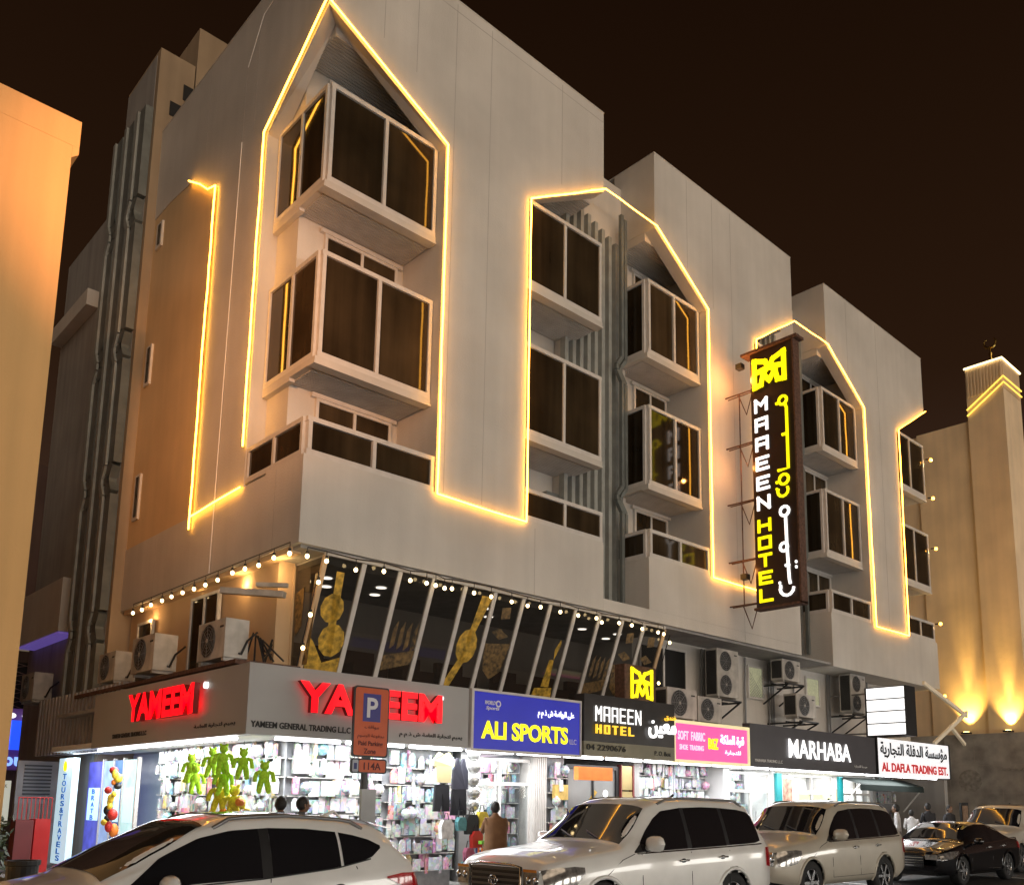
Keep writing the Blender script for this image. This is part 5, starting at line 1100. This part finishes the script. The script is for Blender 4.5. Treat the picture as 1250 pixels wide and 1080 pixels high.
# ================================================================== CARS
def crom(P, n):
    P = [np.array(p, float) for p in P]; P = [2*P[0]-P[1]]+P+[2*P[-1]-P[-2]]; out = []
    for i in range(1, len(P)-2):
        for k in range(n):
            t = k/n; a, b, c, d = P[i-1], P[i], P[i+1], P[i+2]
            out.append(.5*((2*b)+(-a+c)*t+(2*a-5*b+4*c-d)*t*t+(-a+3*b-3*c+d)*t**3))
    out.append(P[-2]); return np.array(out)
def smooth_prof(P, L, w=.10):
    xs = np.linspace(-.3, L+.3, 900); z = np.interp(xs, [p[0] for p in P], [p[1] for p in P]); k = max(3, int(w/(xs[1]-xs[0]))|1); ker = np.hanning(k+2)[1:-1]; ker /= ker.sum()
    zp = np.pad(z, k//2, mode='edge'); return xs, np.convolve(zp, ker, 'valid')
class Car:
    def __init__(s, label, L, W, top, belt, cowl, roofx, rear, paint, z0=.28, tumble=.20, wr=.37, axles=(.95, 3.8), hoodedge=.10):
        s.L, s.W, s.z0 = L, W, z0; s.xs, s.zt = smooth_prof(top, L); _, s.zb = smooth_prof(belt, L, .3)
        s.cowl, s.roofx, s.rear, s.tum, s.wr, s.ax, s.paint, s.he = cowl, roofx, rear, tumble, wr, axles, paint, hoodedge
        s.t = thing('parked_car', label, 'car', group='cars parked along the kerb'); s.lab = label; s.cache = {}
    def sec(s, x):
        kx = round(x, 3)
        if kx in s.cache: return s.cache[kx]
        zt = np.interp(x, s.xs, s.zt); zb = min(np.interp(x, s.xs, s.zb), zt-.05)
        f = max(0, 1-x/.55); r = max(0, 1-(s.L-x)/.45)
        W = s.W*(1-.20*f**2.2-.12*r**2.2)
        cab = min(1, max(0, (zt-zb)/.42)); tum = s.he+(s.tum-s.he)*cab
        e = W-tum; h = zt-zb; z0 = s.z0+.10*f+.12*r
        P = [(W-.10, z0), (W-.02, z0+.10), (W, .62), (W-.005, zb-.14), (W-.045, zb), (W-.045-(tum-.045)*.5, zb+h*.5), (e, zt-min(.09, h*.3)), (e-.09, zt-.015), (e*.55, zt+.02), (0, zt+.03)]
        c = crom(P, 5); s.cache[kx] = c; return c
    def y_at(s, x, z):
        c = s.sec(x)[:36]; return float(np.interp(z, c[:, 1], c[:, 0]))
    def z_at(s, x, y):
        c = s.sec(x)[25:][::-1]; return float(np.interp(abs(y), c[:, 0], c[:, 1]))
    def body(s):
        xs = [0, .015, .04, .08, .14, .22]+list(np.arange(.32, s.L-.25, .06))+[s.L-.2, s.L-.12, s.L-.07, s.L-.03, s.L-.01, s.L]
        b = MB(); rows = []
        for i, x in enumerate(xs):
            c = s.sec(x); cz = .7
            k = 1.0
            if x < .08: k = .93+.07*math.sqrt(max(0, 1-(1-x/.08)**2))
            if x > s.L-.07: k = .95+.05*math.sqrt(max(0, 1-(1-(s.L-x)/.07)**2))
            rows.append([(x, -p[0]*k, cz+(p[1]-cz)*k) for p in c]+[(x, p[0]*k, cz+(p[1]-cz)*k) for p in c[::-1][1:]])
        n = len(rows[0]); b.v = [p for r in rows for p in r]
        for i in range(len(rows)-1):
            for j in range(n-1):
                cc = [rows[i][j], rows[i][j+1], rows[i+1][j+1], rows[i+1][j]]; mx = sum(p[0] for p in cc)/4; mz = sum(p[2] for p in cc)/4; my = abs(sum(p[1] for p in cc)/4)
                if my > s.W*.6 and any((mx-a)**2+(mz-s.wr)**2 < (s.wr+.035)**2 for a in s.ax): continue
                b.f.append((i*n+j, i*n+j+1, (i+1)*n+j+1, (i+1)*n+j)); b.m.append(0)
        b.f.append(tuple(range(n))); b.m.append(0); b.f.append(tuple((len(rows)-1)*n+j for j in range(n))[::-1]); b.m.append(0)
        s.bo = b.build('body', s.paint, s.t, smooth=True)
        b = MB().box(.3, s.L-.3, -s.W*.62, s.W*.62, s.z0, .75); b.build('underbody', black, s.t)
        for a in s.ax:
            for sd in (-1, 1):
                lp = []
                for d in range(-8, 189, 14):
                    x = a+(s.wr+.05)*math.cos(R(d)); z = s.wr+(s.wr+.05)*math.sin(R(d)); lp.append((x, sd*(s.y_at(x, max(z, s.z0+.02))+.004), z))
                MB().tube(lp, .028, 6).build('arch_trim', s.paint, s.t, smooth=True)
    def wheels(s, rim=None):
        rim = rim or mat('alloy_silver', (.45, .45, .46), .25, .9)
        for a in s.ax:
            for sd in (-1, 1):
                y = sd*(s.W-.13); r = s.wr
                w_ = MB().lathe((a, y, r), [(r*.66, -.11), (r*.93, -.115), (r, -.08), (r, .08), (r*.93, .115), (r*.66, .11), (r*.66, -.11)], 28, axis='y').build('wheel', rubber, s.t, smooth=True)
                b = MB(); yo_ = y+sd*.085; b.disc((a, yo_-sd*.05, r), (0, sd, 0), r*.64, 24, r0=.001)
                for k in range(6):
                    an = k*math.pi/3; p0 = (a+.03*math.cos(an), yo_, r+.03*math.sin(an)); p1 = (a+r*.63*math.cos(an), yo_, r+r*.63*math.sin(an)); b.obox(p0, p1, .055, .03, 1, up=(0, 1, 0))
                ring = [(a+r*.63*math.cos(t), yo_, r+r*.63*math.sin(t)) for t in [2*math.pi*k/24 for k in range(25)]]; b.tube(ring, .018, 6, 1, False); b.disc((a, yo_+sd*.01, r), (0, sd, 0), .055, 12, 1, depth=.015)
                b.build('rim', [black, rim], w_)
    def side(s, name, xs, lo, hi, m, off=.008, sides=(-1, 1), nz=7, dens=26, label=None):
        """patch lying on the body side: lo and hi are z at the given xs"""
        X = np.linspace(xs[0], xs[-1], dens)
        for sd in sides:
            rows = []
            for x in X:
                a = np.interp(x, xs, lo); b_ = np.interp(x, xs, hi); rows.append([(x, sd*(s.y_at(x, z)+off), z) for z in np.linspace(a, b_, nz)])
            MB().grid(rows).build(name, m, s.t, smooth=True)
    def top(s, name, xs, ys, m, off=.010, n=16, part=None):
        rows = []
        for x in np.linspace(xs[0], xs[-1], n):
            y = np.interp(x, xs, ys); rows.append([(x, yy, s.z_at(x, yy)+off) for yy in np.linspace(-y, y, 15)])
        return MB().grid(rows).build(name, m, part or s.t, smooth=True)
    def seam(s, pts, nm='door_gap', m=None, r=.0065, off=.001):
        for sd in (-1, 1): MB().tube([(x, sd*(s.y_at(x, z)+off), z) for x, z in pts], r, 4).build(nm, m or black, s.t)
    def handle(s, x, z, m):
        for sd in (-1, 1):
            y = s.y_at(x, z); MB().tube([(x-.10, sd*(y+.005), z), (x-.08, sd*(y+.035), z+.008), (x+.08, sd*(y+.035), z+.008), (x+.10, sd*(y+.005), z)], [.012, .014, .014, .012], 6).build('door_handle', m, s.t, smooth=True)
            MB().ball((x, sd*(y+.002), z+.003), .055, sc=(1.2, .1, .55)).build('handle_recess', black, s.t, smooth=True)
    def mirror(s, x, z, m, sc=1.):
        for sd in (-1, 1):
            y = s.y_at(x, z-.04); rows = []
            for i in range(9):
                u = -1+i/4; q = math.sqrt(max(0, 1-abs(u)**3.2)); q = max(q, .02); rows.append([(x+(.085*q*math.cos(a)*(1 if math.cos(a) < 0 else .55)), sd*(y+.17+u*.13*sc), z+.02+.085*sc*q*math.sin(a)) for a in [2*math.pi*k/12 for k in range(12)]])
            h = MB().grid(rows, 0, True).tube([(x+.01, sd*(y-.02), z-.05), (x, sd*(y+.1), z-.03)], .035, 8).build('mirror', m, s.t, smooth=True)
            MB().disc((x+.052, sd*(y+.17), z+.02), (1, 0, 0), .07*sc, 12).build('mirror_glass', dglass, h)
    def rails(s, x0, x1, m=None):
        for sd in (-1, 1):
            pts = []
            for x in np.linspace(x0, x1, 12):
                y = s.sec(x)[30][0]-.03; lift = .05 if x0+.05 < x < x1-.05 else .0; pts.append((x, sd*y, s.z_at(x, y)+lift))
            MB().tube(pts, .02, 7).build('roof_rail', m or steel, s.t, smooth=True)
def paint(name, c, rough=.3, metal=.05): return mat(name, c, rough, metal, var=.07, ns=3, coat=.8)
car_glass = mat('black_tinted_car_glass', (.010, .010, .012), .04, var=0, spec=.8)
lens = mat('clear_headlight_lens', (.30, .29, .28), .12, .5, var=.6, ns=14, coat=1.); amberp = mat('amber_indicator', (.6, .18, .01), .2, coat=1.); redt = mat('red_tail_lamp', (.30, .006, .01), .15, var=.3, ns=9, coat=1., emit=(.6, .0, .01), es=.12)
def big_suv(label, loc, pt, chrome_g=True, seed=0, lamp=lens, h=1.0):
    top = [(0, .84), (.04, .98), (.12, 1.06), (.5, 1.14), (1.2, 1.21), (1.42, 1.24), (2.1, 1.76), (2.35, 1.835), (3.0, 1.87), (4.2, 1.845), (4.55, 1.79), (4.75, 1.50), (4.9, 1.12), (4.97, .95)]
    belt = [(0, .90), (.3, 1.02), (1.2, 1.10), (1.6, 1.12), (3.2, 1.16), (4.9, 1.20)]
    c = Car(label, 4.97, .985, [(a, b*h) for a, b in top], belt, 1.42, 2.2, 4.6, pt, z0=.34, tumble=.24, wr=.40, axles=(.98, 3.83))
    c.body(); c.wheels()
    wt = lambda x: np.interp(x, c.xs, c.zt)
    c.side('side_window', [1.78, 1.95, 2.15, 2.35, 2.78], [1.14, 1.145, 1.15, 1.155, 1.165], [1.26, 1.42, 1.585, 1.69, 1.735], car_glass)
    c.side('side_window', [2.86, 3.3, 3.70], [1.165, 1.175, 1.185], [1.738, 1.75, 1.742], car_glass)
    c.side('side_window', [3.78, 4.2, 4.45, 4.60], [1.19, 1.20, 1.21, 1.24], [1.738, 1.715, 1.68, 1.58], car_glass)
    c.side('door_pillar', [2.77, 2.87], [1.165, 1.166], [1.737, 1.739], black, nz=4, dens=3); c.side('door_pillar', [3.69, 3.79], [1.186, 1.19], [1.742, 1.738], black, nz=4, dens=3)
    c.side('window_trim', [1.66, 2.8, 3.7, 4.62], [1.115, 1.14, 1.16, 1.185], [1.135, 1.158, 1.178, 1.203], chrome, off=.012, nz=2)
    c.side('quarter_panel', [1.62, 1.78], [1.135, 1.14], [1.15, 1.25], black, nz=3)
    c.top('windscreen', [1.46, 1.7, 2.08], [.80, .76, .69], car_glass)
    c.top('sunroof', [2.55, 3.2], [.40, .40], car_glass, off=.008)
    for k in (0, 1): MB().tube([(1.46, -.1+.5*k-.3, c.z_at(1.46, .4)+.03), (1.56, .35+.5*k-.45, c.z_at(1.56, .1)+.035)], .010, 5).build('wiper', black, c.t)
    gf = MB().box(-.025, .03, -.46, .46, .64, .97); gf.build('grille', black, c.t)
    for i in range(5): MB().box(-.045, -.03, -.47, .47, .665+i*.068, .692+i*.068).build('grille_bar', mat('smoked_chrome', (.16, .16, .16), .3, .9), c.t)
    MB().tube([(-.03, -.49, .64), (-.03, -.50, .98), (-.02, -.3, 1.005), (-.02, .3, 1.005), (-.03, .50, .98), (-.03, .49, .64)], .02, 6).build('grille_frame', chrome, c.t, smooth=True)
    b = MB(); el = lambda rx, rz: [(-.055, rx*math.cos(t), .80+rz*math.sin(t)) for t in [2*math.pi*k/20 for k in range(21)]]
    b.tube(el(.085, .058), .010, 5).tube([(p[0], p[1], p[2]) for p in el(.035, .056)], .007, 5).tube([(-.055, .065*math.cos(t), .835+.022*math.sin(t)) for t in [2*math.pi*k/14 for k in range(15)]], .007, 5)
    b.build('badge', chrome, c.t, smooth=True)
    for sd in (-1, 1):
        c.side('headlight', [.05, .2, .45, .62], [.72, .72, .76, .90], [.955, .985, 1.0, .985], lamp, off=.014, sides=(sd,))
        y1 = c.sec(.02)[15][0]; MB().box(-.012, .08, min(sd*.53, sd*(y1-.03)), max(sd*.53, sd*(y1-.03)), .72, .95).build('headlight', lamp, c.t)
        MB().box(-.02, -.0125, min(sd*.53, sd*(y1-.03)), max(sd*.53, sd*(y1-.03)), .93, .965).build('indicator', amberp, c.t)
        for q in (.62, .76): MB().ball((-.015, sd*q, .83), .05, sc=(.4, 1, 1)).build('lamp_bowl', chrome, c.t, smooth=True)
    c.side('tail_lamp', [4.70, 4.80, 4.93], [.86, .84, .84], [1.14, 1.14, 1.12], redt, off=.012)
    for x0 in (1.75, 2.82, 3.74): c.seam([(x0, .48), (x0-.02, .8), (x0+.01, 1.12)])
    c.seam([(1.75, .47), (3.74, .47)]); c.seam([(1.0, .84), (1.35, 1.05), (1.62, 1.12)])
    c.handle(2.62, 1.00, chrome); c.handle(3.55, 1.02, chrome); c.mirror(1.88, 1.235, pt, 1.25)
    c.side('side_moulding', [1.4, 2.5, 3.5], [.60, .60, .60], [.66, .66, .66], pt, off=.016, nz=3)
    c.rails(2.35, 4.4, mat('satin_rail', (.25, .25, .25), .35, .8))
    MB().tube([(3.9, .3, c.z_at(3.9, .3)), (4.0, .3, c.z_at(3.9, .3)+.06)], .02, 6).build('antenna', black, c.t)
    MB().box(-.05, -.035, -.26, .26, .45, .57).build('number_plate', wht, c.t)
    c.t.location = loc; return c
big_suv('large white off-road car with chrome barred grille in the foreground', (7.95, 9.1, 0), paint('pearl_white_paint', (.80, .79, .76))).t.scale = (1.02, 1., 1.)
big_suv('beige gold off-road car parked behind the large white one', (14.45, 9.85, 0), paint('champagne_paint', (.50, .455, .375)), False)
big_suv('pale off-road car partly cut by the right edge of the photo', (27.2, 10.6, 0), paint('sand_paint', (.55, .51, .44)), False)
def hatch(label, loc, pt):
    top = [(0, .70), (.05, .84), (.3, .95), (.9, 1.06), (1.05, 1.09), (1.55, 1.36), (1.95, 1.54), (2.3, 1.615), (2.8, 1.635), (3.4, 1.60), (3.85, 1.535), (4.0, 1.46), (4.2, 1.20), (4.33, .98), (4.4, .75)]
    belt = [(0, .74), (.5, .88), (1.2, .98), (2.4, 1.04), (3.4, 1.12), (4.2, 1.16), (4.4, 1.1)]
    c = Car(label, 4.4, .91, top, belt, 1.05, 2.1, 4.0, pt, z0=.28, tumble=.24, wr=.35, axles=(.88, 3.5))
    c.body(); c.wheels()
    c.side('side_window', [1.30, 1.6, 1.95, 2.25, 2.52], [1.015, 1.03, 1.05, 1.06, 1.07], [1.04, 1.27, 1.435, 1.50, 1.515], car_glass)
    c.side('door_pillar', [2.52, 2.62], [1.07, 1.075], [1.515, 1.52], black, nz=4, dens=3)
    c.side('side_window', [2.62, 3.0, 3.35], [1.075, 1.105, 1.145], [1.52, 1.51, 1.475], car_glass)
    c.side('side_window', [3.38, 3.55, 3.72, 3.84], [1.15, 1.175, 1.225, 1.31], [1.47, 1.44, 1.395, 1.335], car_glass)
    c.side('window_trim', [1.28, 2.5, 3.3, 3.7], [1.0, 1.055, 1.125, 1.20], [1.013, 1.068, 1.138, 1.213], black, off=.011, nz=2)
    c.top('windscreen', [1.12, 1.5, 2.02], [.74, .68, .60], mat('see_through_dark_glass', (.02, .02, .018), .03, var=0, spec=.9))
    c.top('rear_window', [3.98, 4.18], [.58, .66], car_glass)
    c.top('sunroof', [2.3, 3.1], [.42, .42], car_glass, off=.008)
    b = MB().grid([[(x, y, c.z_at(3.84, y)+.03-(x-3.84)*.22) for y in np.linspace(-.60, .60, 9)] for x in (3.84, 4.0, 4.14)]); b.build('spoiler', pt, c.t, smooth=True)
    for sd in (-1, 1):
        c.side('headlight', [.10, .4, .8], [.66, .70, .86], [.82, .90, .93], lens, off=.012, sides=(sd,))
        c.side('tail_lamp', [3.86, 4.05, 4.25, 4.36], [1.015, .93, .86, .84], [1.03, 1.06, 1.055, 1.03], redt, off=.014, sides=(sd,))
    c.seam([(1.22, .35), (1.18, .7), (1.30, 1.0)]); c.seam([(2.58, .35), (2.56, .8), (2.60, 1.06)]); c.seam([(3.40, .62), (3.62, .90), (3.52, 1.14)]); c.seam([(1.3, .34), (3.05, .34), (3.4, .62)])
    c.seam([(2.2, .78), (3.4, .90), (4.0, .93)], 'crease', pt, .006)
    c.handle(2.40, .90, pt); c.handle(3.32, .95, pt); c.mirror(1.60, 1.03, pt, 1.15); c.rails(2.1, 3.7, mat('satin_rail', (.25, .25, .25), .35, .8))
    b = MB().tube([(3.6, 0, c.z_at(3.6, 0)), (3.75, 0, c.z_at(3.6, 0)+.07), (3.85, 0, c.z_at(3.7, 0))], [.03, .015, .01], 6); b.build('antenna', pt, c.t)
    MB().box(-.01, .05, -.42, .42, .56, .74).build('grille', black, c.t)
    c.t.location = loc; return c
hatch('silver white hatchback seen from the side in the left foreground', (1.6, 8.85, 0), paint('silver_white_paint', (.78, .77, .75)))
def sedan(label, loc, pt):
    top = [(0, .62), (.05, .74), (.3, .84), (1.0, .95), (1.25, .98), (1.75, 1.24), (2.1, 1.37), (2.5, 1.42), (3.1, 1.415), (3.6, 1.32), (4.1, 1.10), (4.3, 1.05), (4.7, 1.02), (4.82, .9), (4.87, .7)]
    belt = [(0, .66), (.5, .80), (1.2, .90), (2.4, .95), (3.6, 1.0), (4.8, .98)]
    c = Car(label, 4.87, .925, top, belt, 1.25, 2.3, 4.1, pt, z0=.22, tumble=.24, wr=.34, axles=(.98, 3.80))
    c.body(); c.wheels()
    c.side('side_window', [1.45, 1.8, 2.2, 2.75], [.93, .945, .955, .96], [.97, 1.17, 1.29, 1.33], car_glass)
    c.side('side_window', [2.82, 3.2, 3.55, 3.85], [.965, .98, 1.0, 1.045], [1.33, 1.30, 1.21, 1.08], car_glass)
    c.side('window_trim', [1.42, 2.8, 3.6, 3.9], [.915, .945, .985, 1.03], [.93, .96, 1.0, 1.045], chrome, off=.012, nz=2)
    c.top('windscreen', [1.33, 1.7, 2.15], [.74, .69, .60], car_glass); c.top('rear_window', [3.45, 4.02], [.56, .62], car_glass)
    MB().box(-.02, .03, -.40, .40, .42, .68).build('grille', black, c.t)
    for i in range(4): MB().box(-.03, -.021, -.4, .4, .45+i*.06, .465+i*.06).build('grille_bar', chrome, c.t)
    for sd in (-1, 1):
        c.side('headlight', [.06, .35, .75], [.58, .62, .74], [.72, .78, .80], lens, off=.012, sides=(sd,)); y1 = c.sec(.02)[15][0]
        MB().box(-.012, .06, min(sd*.44, sd*(y1-.03)), max(sd*.44, sd*(y1-.03)), .60, .71).build('headlight', lens, c.t)
        c.side('tail_lamp', [4.45, 4.6, 4.83], [.80, .76, .76], [.94, .95, .93], redt, off=.012, sides=(sd,))
    for x0 in (1.5, 2.78, 3.7): c.seam([(x0, .32), (x0-.02, .6), (x0+.01, .92)], m=steel, r=.003)
    c.handle(2.6, .84, chrome); c.handle(3.5, .86, chrome); c.mirror(1.62, .98, pt, .9)
    c.side('sill_trim', [1.4, 3.4], [.27, .27], [.285, .285], chrome, off=.006, nz=2)
    c.t.location = loc; return c
sedan('glossy black saloon parked behind the beige off-road car', (21.3, 9.8, 0), paint('black_paint', (.008, .008, .010), .12))
